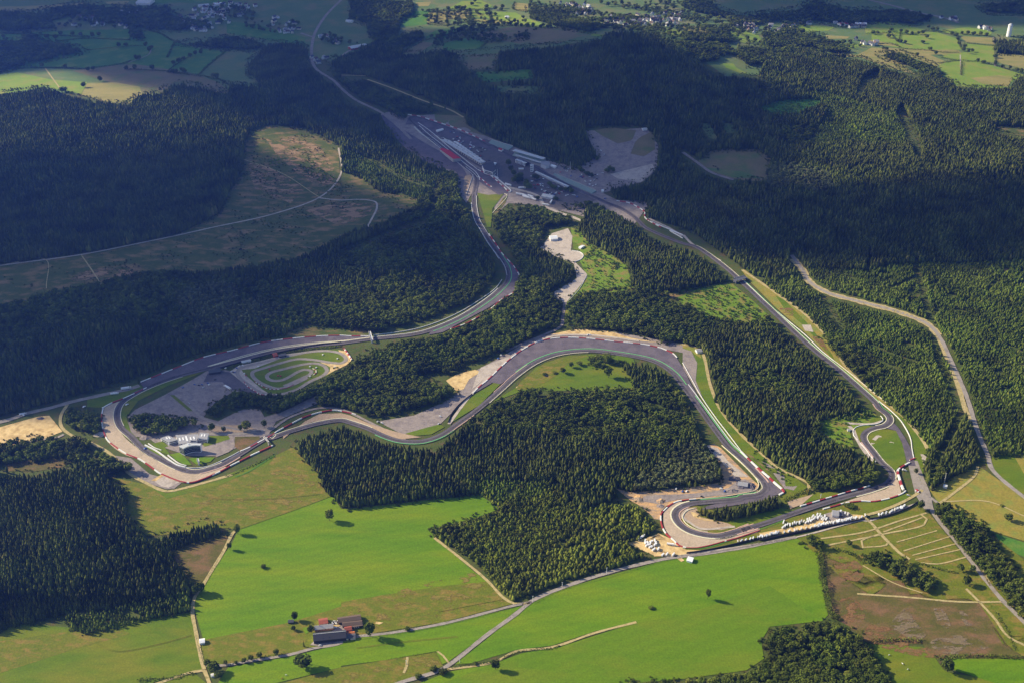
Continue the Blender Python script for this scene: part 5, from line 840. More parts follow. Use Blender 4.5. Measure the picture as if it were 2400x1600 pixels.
# ------------------------------------------------------------------ vehicles
def wheels(r, xs, y, rad, w=.3):
    for x in xs:
        for s in (-1, 1):
            b = MB(); b.add([(x + rad * math.cos(a * .7854), s * y - w/2, rad + rad * math.sin(a * .7854)) for a in range(8)] + [(x + rad * math.cos(a * .7854), s * y + w/2, rad + rad * math.sin(a * .7854)) for a in range(8)],
                [tuple(range(8)), tuple(range(15, 7, -1))] + [(i, (i + 1) % 8, 8 + (i + 1) % 8, 8 + i) for i in range(8)]); b.build('wheel', [TYRE], r)
def mk_camper(bm=None):
    r = thing('camper_van', 'x', 'camper van', (0, 0, 0)); b = MB()
    b.add([(-4,-1.25,.5),(2.4,-1.25,.5),(3.9,-1.15,.5),(3.9,-1.15,1.5),(3.2,-1.15,2.2),(3.2,-1.2,3.2),(-4,-1.25,3.2)] + [(-4,1.25,.5),(2.4,1.25,.5),(3.9,1.15,.5),(3.9,1.15,1.5),(3.2,1.15,2.2),(3.2,1.2,3.2),(-4,1.25,3.2)],
          [(0,1,2,3,4,5,6),(13,12,11,10,9,8,7)] + [(i, 7 + i, 7 + (i + 1) % 7, (i + 1) % 7) for i in range(7)]); b.build('body', [bm or WHITE2], r)
    boxes('windscreen', GLASS, r, [(3.3, 3.72, -1.0, 1.0, 1.62, 2.1)]); boxes('window', GLASS, r, [(-2.5, -1, -1.29, -1.24, 1.8, 2.5)]); boxes('window', GLASS, r, [(-2.5, -1, 1.24, 1.29, 1.8, 2.5)]); boxes('roof_vent', STEEL, r, [(-1, 0, -.4, .4, 3.2, 3.4)]); wheels(r, (-2.4, 2.7), 1.1, .38); return r
def mk_car(mt):
    r = thing('parked_car', 'x', 'car', (0, 0, 0)); b = MB()
    pr = [(-2.1,.35),(2.1,.35),(2.15,.8),(1.2,.95),(.6,1.45),(-1.3,1.48),(-2.0,.98),(-2.15,.8)]
    b.add([(x, -.85, z) for x, z in pr] + [(x, .85, z) for x, z in pr], [tuple(range(8)), tuple(range(15, 7, -1))] + [(i, 8 + i, 8 + (i + 1) % 8, (i + 1) % 8) for i in range(8)]); b.build('body', [mt], r)
    boxes('window', GLASS, r, [(-1.2, .6, -.88, -.84, 1.0, 1.36)]); boxes('window', GLASS, r, [(-1.2, .6, .84, .88, 1.0, 1.36)]); wheels(r, (-1.35, 1.35), .8, .33, .2); return r
def mk_truck(c):
    r = thing('parked_truck', 'x', 'truck', (0, 0, 0)); boxes('trailer', WHITE2, r, [(-8, 5, -1.3, 1.3, 1.1, 4)]); boxes('cab', c, r, [(5.5, 8, -1.25, 1.25, .6, 3.6)]); boxes('windscreen', GLASS, r, [(8, 8.06, -1.1, 1.1, 2, 3.1)]); wheels(r, (-6.5, -5, 4, 6.8), 1.1, .5); return r
proto_used = {}
CAMP = [WHITE2, mat('camper_cream', (.72, .68, .58), .4), mat('camper_white', (.78, .78, .78), .4), mat('camper_silver', (.55, .57, .6), .4)]
def veh(key, maker, pt, ang, label, group, sc=1.0):
    if key not in proto_used: r = proto_used[key] = maker()
    else: r = copy_tree(proto_used[key])
    p = W3(pt)[0] if isinstance(pt, str) else pt
    r.location = (p.x, p.y, gz(p.x, p.y) + 1.0); r.rotation_euler = (0, 0, ang); r.scale = (sc, sc, sc); r['label'] = label; r['group'] = group; return r
def row(reg, x0, y0, x1, y1, n_, jx, jy, label, group, sc=1.0, ang=1.15):
    for k in range(n_):
        t = (k + random.uniform(-.25, .25)) / max(1, n_ - 1); x = x0 + (x1 - x0) * t + random.uniform(-jx, jx); y = y0 + (y1 - y0) * t + random.uniform(-jy, jy)
        q_ = random.randrange(4); veh('camper%d' % q_, lambda: mk_camper(CAMP[q_]), f'{reg}:{x:.1f},{y:.1f}', ang + random.uniform(-.35, .35), label, group, sc * random.uniform(.72, 1.0))
gA, gB, gC, gD = 'campers in the long front row', 'campers in the rear cluster', 'campers right of the gap in the row', 'campers parked beside the hairpin'
row('r', 1950, 935, 2300, 870, 6, 10, 6, 'white camper in the thin left end of the row above the dark fence', gA, 1.0); row('v', 10, 755, 260, 700, 13, 4, 8, 'white camper in the long front row above the dark fence', gA, 1.1); row('v', 350, 690, 700, 628, 7, 8, 5, 'white camper in the loose middle stretch of the front row', gA, 1.05)
row('v', 760, 612, 1330, 495, 30, 5, 9, 'white camper in the dense right stretch of the front row', gA, 1.15); row('v', 1370, 500, 1445, 470, 3, 4, 4, 'white camper beside the gap at the right end of the front row', gA, 1.1)
row('v', 330, 615, 600, 545, 10, 6, 12, 'white camper at the left of the rear cluster', gB, 1.1); row('v', 640, 540, 800, 480, 12, 8, 25, 'white camper packed in the middle of the rear cluster', gB, 1.15); row('v', 800, 480, 910, 500, 8, 8, 30, 'white camper at the right edge of the rear cluster', gB, 1.15)
row('v', 1640, 458, 1790, 425, 4, 6, 4, 'white camper just right of the gap, above the curved fence', gC, 1.15); row('v', 1830, 400, 1990, 340, 7, 6, 8, 'white camper at the far right end by the road junction', gC, 1.2); row('v', 1130, 415, 1220, 455, 3, 10, 8, 'white camper beside the grey camping hall', gB, 1.2)
for x, y in ((250, 935), (275, 965), (300, 990), (290, 1015), (365, 945), (425, 925), (450, 975), (430, 1000), (355, 1045), (410, 1090), (492, 1080), (340, 990)): veh('camper', mk_camper, f'r:{x},{y}', random.uniform(.6, 1.6), 'white camper in the cluster on bare ground left of the near hairpin', gD, 1.05)
for x, y, l_ in ((140, 895, 'lowest of the three shaded campers at the wood edge'), (180, 865, 'middle one of the three shaded campers at the wood edge'), (220, 840, 'topmost of the three shaded campers at the wood edge'), (575, 1185, 'left camper of the pair on the lane below the hairpin'), (650, 1175, 'right camper of the pair on the lane below the hairpin'), (770, 1180, 'yellowish camper at the gate below the hairpin')): veh('camper', mk_camper, f'r:{x},{y}', 1.0, l_, gD, 1.0)
ptk = 'trucks in the lower paddock'
for x, y, a, l_ in ((1010, 1435, -.35, 'large white truck at the bottom of the paddock'), (1110, 1380, 1.3, 'white truck parked upright beside the service hall'), (735, 1275, -.7, 'upper white truck of the pair on the paddock road'), (780, 1325, -.7, 'lower white truck of the pair on the paddock road'), (605, 1255, -.5, 'first white truck of the short row left of the road'), (645, 1285, -.5, 'second white truck of the short row left of the road'), (675, 1300, -.5, 'last white truck of the short row left of the road'), (528, 1240, -.4, 'lone white truck left of the short row'), (578, 1122, 0, 'white truck on the upper paddock slope'), (325, 1065, -.6, 'white truck at the chicane tip')): veh('truck', lambda: mk_truck(WHITE), f'p:{x},{y}', a, l_, ptk, 1.25)
cm_ = {k: mat('car_' + k, c, .3, .5) for k, c in dict(white=(.8, .8, .8), silver=(.5, .52, .55), red=(.5, .03, .03), black=(.03, .03, .035), blue=(.05, .12, .4)).items()}
def cars(reg, pts, where, group, sc=1.25):
    for q in pts.split():
        x, y = map(float, q.split(',')); c = random.choice(['white', 'white', 'silver', 'black', 'blue'])
        veh('car_' + c, lambda: mk_car(cm_[c]), f'{reg}:{x},{y}', random.choice((-.5, 1.0)) + random.uniform(-.1, .1), f'{c} car {where}', group, sc)
cars('p', '750,985 830,990 910,1045 955,1045 1050,1110 1540,1250 1590,1275 1505,1245 1475,895 1355,760 1430,765 1965,870 1925,870 2055,840 2090,500 2020,430 2100,1310 2330,1350', 'parked in the shaded paddock and car parks', 'cars in the paddock', 1.5)
def lot(reg, txt, n_, where, group, sc=1.4):
    w = P(f'{reg}:' + txt); xs = [p[0] for p in w]; ys = [p[1] for p in w]; k_ = 0
    while k_ < n_:
        x, y = random.uniform(min(xs), max(xs)), random.uniform(min(ys), max(ys))
        if inside(w, np.array([x]), np.array([y]))[0]: k_ += 1; c = random.choice(['white', 'white', 'white', 'silver', 'black', 'blue', 'red']); veh('car_' + c, lambda: mk_car(cm_[c]), f'z:{x:.1f},{y:.1f}', random.choice((-.5, 1.05)), f'{c} car {where}', group, sc)
lot('s', '1150,560 1500,690 1900,880 1980,1020 1750,1060 1500,900 1250,740', 34, 'in the upper paddock between pit building and straight', 'cars in the upper paddock'); lot('p', '620,860 900,900 1300,1120 1480,1230 1250,1290 900,1190 650,1050', 26, 'in the middle paddock below the old pits', 'cars in the middle paddock'); lot('p', '950,770 1500,800 2000,950 1950,1120 1400,860', 18, 'on the shaded lot right of the old pits', 'cars right of the old pits')
for k in range(9): veh('truck', lambda: mk_truck(WHITE), f's:{1330 + k * 52},{760 + k * 36}', -.6, 'white race truck in the line behind the pit building', 'race trucks behind the pit building', 1.1)
veh('car_red', lambda: mk_car(cm_['red']), 'p:870,1060', 0, 'red car parked among the silver ones in the lower paddock', 'cars in the paddock', 2.0)
cars('s', '1590,850 1650,825 1740,850 1780,850 1600,800 1220,555 1285,575 1400,660 1480,850 1930,1080 2270,1530', 'parked on the dark paddock behind the pit building', 'cars behind the pit building', 1.5)
cars('p', '980,1180 960,1260 1000,1280 1030,1240 1060,1260 1090,1230 1140,1250 1170,1230 1190,1215 1210,1200 1010,1170', 'crowded round the service hall', 'cars round the service hall', 1.4)
cars('d', '1340,1080 1370,1085 1400,1100 1430,1070 1440,1080 1390,1080 1545,1090 1560,1095 1300,1210 1480,1045 1260,1100', 'on the car park left of the kart circuit', 'cars by the kart circuit')
cars('K', '60,480 150,530 180,545 200,540 230,480 270,450 320,440', 'in the row at the kart circuit entrance', 'cars at the kart entrance'); cars('d', '785,1140 580,1233 160,1290 875,1218 1000,1520', 'near the lower left junction', 'cars near the junction', 1.6)
veh('truck', lambda: mk_truck(WHITE), 'd:1570,1105', -.7, 'white truck at the corner of the kart car park', 'trucks by the left loop', 1.2); veh('truck', lambda: mk_truck(WHITE), 'd:870,1110', .3, 'long white truck by the forest left of the tyre barrier', 'trucks by the left loop', 1.3); veh('truck', lambda: mk_truck(WHITE), 'd:790,1145', .2, 'small white truck on the shaded road left of the tyre barrier', 'trucks by the left loop', 1.0); veh('truck', lambda: mk_truck(WHITE), 'd:160,1285', .3, 'white truck on the road above the bare sand', 'trucks by the left loop', .9)
cars('k', '1490,1110 1530,1125 1705,1450 1740,1470 1580,1530 1045,985', 'on the access road by the right-hand gravel trap', 'cars on the access road', 1.4); veh('car_red', lambda: mk_car(cm_['red']), 'k:1725,1460', -1, 'red car at the road junction right of the gravel trap', 'cars on the access road', 2)
cars('q', '650,655 690,655 740,695 800,690 1300,655 1350,690 570,1460 1020,770', 'or digger on the bare ground above the near hairpin', 'machines on the bare ground', 1.4); cars('e', '1100,880 1080,900 1695,740 1710,740 670,1350 680,1298 250,1335 280,1345 1410,1020', 'beside the track in the middle of the circuit', 'cars beside the middle track', 1.3)
veh('truck', lambda: mk_truck(cm_['red']), 'r:730,1000', -.2, 'truck with a dark red cab on the sand below the hairpin', 'trucks by the hairpin', 1.0); veh('truck', lambda: mk_truck(WHITE), 'v:330,555', 1.2, 'white truck alone above the left end of the rear campers', 'trucks by the hairpin', .7)
# kart circuit tyre stacks and marshal boxes
for x, y in ((560, 455), (345, 560), (370, 590), (1350, 455), (1445, 470), (1350, 605), (860, 595), (900, 600), (1545, 275), (1770, 335), (730, 500), (1730, 462)):
    p = W3(f'K:{x},{y}')[0]; b = MB(); b.cyl(p.x, p.y, 1.9, 1.7, gz(p.x, p.y), gz(p.x, p.y) + 2.6, 8); tag(b.build('tyre_stack', [WHITE if (x + y) % 3 else REDP]), 'small painted stack of tyres on the kart circuit grass', 'tyre stack', 'kart circuit tyre stacks')
wall('tyre_barrier', 'curved orange-red tyre barrier at the right tip of the kart circuit', 'tyre barrier', 'K:1870,180 1910,230 1950,290 1990,350', 2, 3, [REDP, WHITE], (8, 6)); wall('tyre_barrier', 'small orange-red barrier inside the kart circuit hairpin', 'tyre barrier', 'K:1390,485 1440,510 1440,550 1400,580', 1.6, 2.5, [REDP, CREAM], (4, 4))
wall('tyre_barrier', 'line of pale tyres along the lower left side of the kart circuit', 'tyre barrier', 'K:340,680 400,760 480,810 600,880 720,885 850,880', 1.4, 1.4, [WHITE, REDP], (4, 7)); wall('tyre_barrier', 'pink and white tyre line round the second kart bend', 'tyre barrier', 'K:500,680 600,740 700,790 850,800 1000,775 1100,730', 1.2, 1.2, [WHITE, REDP], (3, 5))
# poles, masts
for q, h_, l_ in (('h:1318,1005', 11, 'thin pale pole at the lane junction below the plantation'), ('h:815,1425', 13, 'thin pale pole beside the diagonal road near the bottom'), ('h:1825,820', 14, 'pale pole standing in the bottom edge of the plantation'), ('h:1520,905', 9, 'short pale pole at the lane left of the plantation pole'), ('i:1800,190', 22, 'tall white mast at the right forest edge'), ('p:1460,765', 22, 'tall mast in the shaded paddock'), ('p:125,915', 24, 'tall curved-looking mast above the chicane'), ('v:840,215', 9, 'short pole above the red and white barrier of the right straight'), ('h:447,1440', 8, 'short pole in the rough strip at the bottom')):
    p = W3(q)[0]; z = gz(p.x, p.y); r = thing('light_mast', l_, 'mast', (p.x, p.y, z)); b = MB(); b.cyl(0, 0, .45, .28, 0, h_, 8); b.build('pole', [WHITE2], r); boxes('lamp_head', STEEL, r, [(-1.2, 1.2, -.3, .3, h_, h_ + .5)])
p = W3('k:2190,1300')[0]
# ------------------------------------------------------------------ spoil heaps
def heap(q, rx, ry, h_, mt, label):
    p = W3(q)[0]; V = [(0, 0, h_)]; Fc = []; n_ = 16
    for k_, rr in ((1, .45), (2, .8), (3, 1.05)):
        for a in range(n_): t = a * 6.2832 / n_; j = random.uniform(.8, 1.2); V.append((rx * rr * j * math.cos(t), ry * rr * j * math.sin(t), max(-.3, h_ * (1 - rr) * random.uniform(.7, 1.3) + (-.3 if k_ == 3 else 0))))
    Fc += [(0, 1 + a, 1 + (a + 1) % n_) for a in range(n_)]
    for k_ in (0, 1): Fc += [(1 + k_*n_ + a, 1 + (k_+1)*n_ + a, 1 + (k_+1)*n_ + (a+1) % n_, 1 + k_*n_ + (a+1) % n_) for a in range(n_)]
    o = link('spoil_heap', V, Fc, mt); o.location = (p.x, p.y, gz(p.x, p.y) + .5); tag(o, label, 'heap', 'spoil heaps')
heap('q:1640,600', 18, 14, 5, M['asphalt'], 'largest dark spoil heap inside the bend above the copse'); heap('q:1500,510', 12, 9, 4, M['asphalt'], 'dark spoil heap uphill of the largest one'); heap('q:1450,680', 16, 7, 4, M['lot'], 'long grey spoil heap below the largest one'); heap('q:1740,610', 9, 12, 4, M['asphalt'], 'dark heap at the bend side of the largest one')
heap('q:430,830', 9, 8, 4, M['earth'], 'sandy heap above the left rim of the hairpin barrier'); heap('q:420,900', 8, 6, 3, M['lot'], 'grey heap at the hairpin barrier'); heap('q:110,800', 10, 14, 3, M['earth'], 'sandy heap at the far left of the bare ground'); heap('q:1430,380', 8, 10, 3, M['earth'], 'reddish heap on the strip beside the slope'); heap('d:1010,1440', 14, 8, 4, M['lot'], 'grey rubble heap beside the white building'); heap('d:690,1420', 12, 9, 3, M['pale'], 'pale rubble heap outside the brown gravel trap'); heap('d:280,1310', 8, 5, 3, M['asphalt'], 'dark heap at the top of the bare sand'); heap('e:1110,880', 7, 5, 3, M['asphalt'], 'dark heap on the pale strip beside the middle track')

# ------------------------------------------------------------------ single trees, bushes, hedges
def T_(q, h_, w_, label, kind=0, group=None, nm='meadow_tree'):
    p = W3(q)[0]; m_ = random.choice(OAK if kind == 0 else SPR); ind_tree(nm if kind == 0 else 'garden_conifer', label, 'tree', m_, TRUNK, p.x, p.y, h_, w_, group)
def bush(q, h_, w_, label, group=None):
    p = W3(q)[0]; t = ind_tree('bush', label, 'bush', random.choice(OAK), TRUNK, p.x, p.y, h_, w_, group); t.location.z -= h_ * .18
T_('g:2268,452', 25, 20, 'lone leafy tree near the top right corner of the bright meadow'); bush('g:1812,775', 9, 11, 'round dark bush alone in the middle of the bright meadow'); T_('g:1635,540', 22, 14, 'slim tree at the top end of the narrow lane'); T_('g:1580,650', 16, 11, 'second slim tree down the narrow lane'); T_('g:1385,945', 24, 18, 'ragged tree hanging over the lane at the wood corner'); T_('g:1350,960', 20, 14, 'smaller tree behind the ragged one at the wood corner')
T_('w:400,410', 17, 13, 'ragged tree behind the little hut left of the farm'); T_('w:560,1260', 24, 34, 'big round willow-like tree below the farm lane'); T_('w:1775,710', 32, 22, 'tall round tree right of the farm with a long shadow'); T_('w:380,600', 9, 10, 'dark bush-like tree under the little hut'); T_('w:570,900', 14, 7, 'thin dark conifer left of the long barn', 1); T_('w:700,640', 14, 14, 'dark tree pressed against the left side of the farmhouse')
for q, h_, l_ in (('g:1900,1372', 12, 'largest bush of the row left of the willow-like tree'), ('g:1787,1392', 12, 'second bush of the lane row counting from the willow-like tree'), ('g:1730,1412', 11, 'third bush of the lane row'), ('g:1682,1425', 9, 'fourth, small bush of the lane row'), ('g:1625,1435', 7, 'fifth, smallest bush of the lane row'), ('g:1552,1440', 9, 'last bush of the lane row near the big dark tree')): T_(q, h_, h_, l_, 0, 'bushes along the farm lane')
T_('g:1475,1490', 19, 24, 'big dark spreading tree at the lane fork near the bottom'); T_('g:1430,1450', 13, 13, 'smaller tree left of the spreading tree at the fork'); T_('g:1500,1530', 11, 14, 'low tree in front of the spreading tree'); T_('h:1062,1475', 20, 17, 'dark tree on the ditch right of the diagonal road, long shadow'); bush('h:460,1200', 8, 12, 'low dark bush on the farm lane'); bush('h:2130,1055', 6, 12, 'flat dark bush in the right meadow'); T_('i:172,990', 22, 11, 'slim lone tree in the right meadow with a long shadow')
for q, h_, w_, l_ in (('h:640,1480', 10, 16, 'bush at the foot of the diagonal road'), ('h:700,1500', 10, 18, 'dark bush right of the road foot'), ('h:530,1530', 9, 14, 'bush lowest on the diagonal road'), ('h:920,1440', 6, 10, 'small bush on the ditch'), ('h:718,490', 8, 9, 'bush on the plantation edge in the bright meadow'), ('h:610,520', 10, 10, 'dark bush at the left tip of the plantation')): bush(q, h_, w_, l_)
T_('i:1142,622', 12, 14, 'round tree among the camping field tracks'); T_('i:2240,450', 15, 18, 'dark tree alone in the dry heath on the right'); bush('i:2195,350', 5, 9, 'small bush in the dry heath'); T_('i:1820,1490', 24, 24, 'large round tree at the bottom right corner fields, long shadow'); T_('i:1905,800', 16, 16, 'left tree of the trio beside the right road'); T_('i:1985,800', 14, 15, 'right tree of the trio beside the right road'); T_('i:1945,890', 18, 20, 'lowest tree of the trio beside the right road'); T_('i:1635,375', 19, 17, 'tree at the junction right of the last campers'); T_('i:1920,400', 7, 12, 'low tree in the heath beside the road wood'); bush('i:1160,360', 8, 20, 'bushes beside the gravel trap barrier'); bush('i:1130,350', 8, 16, 'left bush beside the gravel trap barrier')
T_('e:1838,1030', 26, 22, 'big round tree standing alone in the meadow inside the great bend'); T_('e:1525,1000', 16, 15, 'small tree at the left end of the bush row in the bend meadow'); T_('e:1582,960', 14, 13, 'second small tree of the bush row in the bend meadow'); T_('e:1832,935', 22, 17, 'dark tree above the big round one'); bush('e:1400,1010', 6, 14, 'low bush in the bend meadow'); bush('e:1470,1000', 6, 14, 'second low bush in the bend meadow'); T_('e:1640,945', 10, 16, 'low tree in the middle of the bush row'); T_('e:1730,930', 14, 16, 'tree toward the right of the bush row')
for q, h_, w_, l_ in (('d:1455,1400', 20, 18, 'leafy tree above the white building'), ('d:1540,1400', 13, 11, 'small tree right of the leafy one above the white building'), ('d:1700,1390', 22, 24, 'dark wide tree in the yard left of the footbridge'), ('d:1655,1395', 16, 12, 'slimmer tree left of the dark wide one'), ('d:1820,1372', 18, 15, 'tree by the footbridge'), ('d:960,1085', 16, 9, 'dark tree beside the tyre barrier end'), ('d:600,1400', 20, 18, 'tree on the sandy lane corner'), ('b:430,830', 26, 26, 'dark tree inside the far hairpin'), ('b:400,815', 20, 20, 'smaller dark tree left of the hairpin tree'), ('f:1680,1560', 16, 14, 'tree at the forest corner by the access road'), ('k:1700,1170', 12, 10, 'small tree between the access road and the forest')): T_(q, h_, w_, l_)
def trees(pts, h_, w_, label, group):
    for q in pts.split('|'): T_(q, h_ * random.uniform(.8, 1.2), w_ * random.uniform(.8, 1.2), label, 0, group, 'hedgerow_tree')
trees('p:330,700|p:370,800|p:420,900|p:480,960|p:540,930|p:500,1030|p:420,1010|p:560,1010|p:660,1080|p:700,1140|p:640,1100', 20, 20, 'dark tree in the clump between the chicane and the old pits', 'paddock clump'); trees('p:800,950|p:860,960|p:1080,1060|p:1130,1110|p:1180,1130|p:1290,1170|p:1380,1180|p:1450,1170|p:1480,1200|p:860,1320|p:1200,1330', 14, 16, 'small tree in the rows between the paddock terraces', 'paddock row trees'); trees('b:1655,1190|b:1690,1210|b:1720,1220|b:1850,1180|b:1870,1190|b:1830,1190|b:1740,1100|b:1760,1110|b:1640,1180', 15, 18, 'shaded tree between the car parks', 'car park trees')
g_ = 'lone trees in the far left pastures'
trees('a:605,490|a:640,488|a:1195,450|a:1228,435|a:1262,420|a:1310,398|a:1345,385|a:1385,378|a:1190,505|a:1210,510|a:1270,508|a:1255,500|a:940,415|a:955,418|a:1030,360|a:1005,325|a:1040,345|a:325,270|a:385,272|a:680,248|a:870,482|a:290,468|a:1470,540|a:1490,545|a:25,265|a:820,330|a:870,325|a:640,262|a:450,470|a:930,485|a:1050,485|a:420,245|a:500,250|a:560,255|a:1800,215|a:1700,195|a:690,565|a:575,605|a:450,635|a:430,638|a:280,640|a:300,635', 18, 20, 'lone hedgerow tree in the shaded pastures at the far left', g_)
trees('c:1415,262|c:1420,240|c:1435,215|c:1610,388|c:1530,305|c:1500,298|c:1480,292|c:1680,268|c:1650,300|c:1700,350|c:1740,380|c:1930,355|c:1960,370|c:1990,360|c:1940,335|c:1880,250|c:1890,280|c:1900,310|c:1500,228|c:1540,235|c:1580,240|c:1620,240|c:1650,238|c:2050,245|c:2090,250|c:1920,238|c:1960,240|c:2000,243|c:2030,435|c:2070,440|c:2150,450|c:2200,470|c:2250,480|c:2300,495|c:2330,505|c:2140,300|c:2142,350|c:2150,400|c:1720,210|c:1750,215|c:1690,200|c:1380,345|c:1400,350|c:1310,240|c:1340,235|c:1850,245', 15, 18, 'hedgerow tree in the sunny green fields at the far right', 'hedgerow trees of the far right fields')
trees('b:790,70|b:810,65|b:830,70|b:850,68|b:885,90|b:885,110|b:880,130|b:1000,60|b:995,90|b:1005,110|b:1030,140|b:1040,165|b:1020,170|b:885,180|b:870,175|b:890,165|b:735,75|b:735,100|b:730,130|b:725,170|b:735,190|b:660,90|b:655,130|b:650,165|b:600,85|b:590,130|b:780,175|b:800,180|b:820,175|b:1080,185|b:1120,180|b:1160,180|b:1200,190|b:1240,190|b:1280,190|b:1320,195|b:1370,198|b:1420,200|b:940,270|b:935,290|b:920,20|b:900,40|b:1060,70|b:1100,75|b:1110,60|b:1330,100|b:1310,80', 17, 19, 'hedgerow tree between the small fields at the far top centre', 'hedgerow trees of the far top centre')
def hedge(ln, w_, h_, label, m_=L_BROAD, dens=1.6):
    L = smooth_line(W3(ln), 3); N = normals(L, False); V = []; Fc = []; rr = random.Random(len(L))
    for p, nn in zip(L, N):
        hh = h_ * (1 + .35 * math.sin(p.x / 9) * math.cos(p.y / 7))
        for _ in range(int(w_ * dens)):
            o_ = rr.uniform(-.5, .5); c = p + nn * (o_ * w_) + Vector((rr.uniform(-1.5, 1.5), rr.uniform(-1.5, 1.5), 0)); z = gz(c.x, c.y) + hh * rr.uniform(.15, 1) * (1 - abs(o_) * .5)
            nr = Vector((rr.gauss(0, 1), rr.gauss(0, 1), rr.gauss(.6, 1))).normalized(); t = nr.cross(Vector((.3, .2, 1))).normalized(); u = nr.cross(t); s = rr.uniform(.7, 1.3) * min(1, h_ * .35)
            b = len(V); c = Vector((c.x, c.y, z)); V += [c + t*s, c + u*s, c - t*s, c - u*s]; Fc.append((b, b+1, b+2, b+3))
    tag(link('hedge', V, Fc, m_), label, 'hedge')
hedge('i:925,620 950,760 960,860 985,960 1000,1040 1050,1140', 11, 9, 'tall dark hedge between the right meadow and the reddish heath', dens=2.2); hedge('h:690,1478 900,1440 1050,1425 1200,1357 1450,1330 1500,1320', 4, 2.5, 'thin hedge along the ditch in the bottom meadow'); hedge('h:300,1412 660,1352', 2.5, 1.6, 'low hedge on top of the rough strip at the bottom'); hedge('g:1570,1446 1700,1412 1990,1362', 3, 2.5, 'low hedge behind the lane bushes')
hedge('g:1640,512 2000,386 2290,280', 1.6, 1.1, 'low hedge line between rough pasture and bright meadow'); hedge('g:1560,150 1700,90 1890,0', 4, 3, 'hedge on the lower edge of the verge right of the brown gravel trap'); hedge('h:740,1425 1000,1235 1260,1045', 3, 1.5, 'grassy hedge on the upper side of the diagonal road'); hedge('h:10,1262 350,1215 700,1152 1200,1026', 2.5, 1.4, 'low hedge on the upper side of the farm lane')
hedge('i:1270,1295 1450,1275 1640,1280', 8, 5, 'dark hedge under the reddish heath'); hedge('i:1740,1395 2000,1385 2349,1395', 7, 4.5, 'dark hedge above the bottom right field'); hedge('i:2150,1080 2240,1220 2290,1340', 4, 3, 'thin hedge crossing the heath on the right'); hedge('i:700,320 800,270 900,235', 9, 6, 'thick hedge in the gap right of the copse'); hedge('i:1600,740 1750,780 1880,810', 5, 4, 'hedge under the camping field rows'); hedge('i:1040,640 1180,690 1240,740', 8, 4, 'scrubby hedge above the reddish heath')
hedge('d:1480,990 1700,925 1900,875 2100,840 2349,815', 7, 3.5, 'dark bushes on the bank between straight and kart circuit'); hedge('e:1700,900 1850,880', 12, 8, 'bushes on the upper side of the bend meadow'); hedge('g:1410,890 1460,790 1530,670', 3, 1.6, 'low hedge left of the narrow lane'); hedge('g:1365,1250 1400,1390 1430,1470', 2.5, 1.6, 'low hedge right of the narrow lane'); hedge('g:950,1550 1150,1540 1330,1500', 6, 4, 'bushes along the bottom left lane')
hedge('a:860,480 1100,490 1300,510', 6, 4, 'far hedge across the shaded left pastures'); hedge('a:0,478 300,470 560,480', 5, 4, 'far hedge left of the lone big tree'); hedge('a:600,350 900,320 1000,318', 4, 4, 'far hedge right of the upper left wood'); hedge('a:1150,500 1210,450 1300,395', 5, 5, 'far hedge rising to the tree group')
for ln in ('c:1260,235 1430,228 1560,242 1680,212', 'c:1480,335 1600,345 1700,350 1790,365 1900,365', 'c:1780,400 1900,420 2060,432 2200,470 2349,515', 'c:1690,215 1880,250 1900,300 1925,350', 'c:1940,300 2040,310 2140,320', 'c:1790,212 1950,240 2120,250', 'c:1500,225 1480,290 1440,240', 'c:2145,262 2150,350 2155,450', 'c:1760,440 1850,425 1900,420', 'c:1920,430 1915,520', 'c:1300,300 1450,310 1500,330'):
    hedge(ln, 6, 6, 'far hedge between the sunny green fields at the upper right'); C_ = COL.objects[-1]; C_['group'] = 'far right hedges'
for ln in ('b:600,90 740,72 880,72 1000,70', 'b:590,170 740,180 900,150 1040,165', 'b:730,72 728,130 735,175', 'b:660,75 655,165', 'b:890,75 885,150', 'b:1010,60 1040,160', 'b:1060,180 1250,185 1440,200', 'b:700,300 900,255 1100,240', 'b:960,340 1000,290', 'b:1195,20 1190,70 1285,85', 'b:580,280 760,240 900,200'):
    hedge(ln, 8, 8, 'far hedge between the small fields at the top centre'); C_ = COL.objects[-1]; C_['group'] = 'far top hedges'
for ln in ('a:210,470 500,472 600,478', 'a:650,470 860,440 900,420', 'a:1000,205 1100,235 1230,300 1400,330', 'a:0,232 160,240 400,250 620,255', 'a:1150,500 1480,545 1600,600', 'a:1200,300 1150,400', 'a:1560,350 1440,450 1370,520', 'a:400,290 560,270 900,280'):
    hedge(ln, 7, 6, 'far hedge crossing the shaded pastures at the upper left'); C_ = COL.objects[-1]; C_['group'] = 'far left hedges'
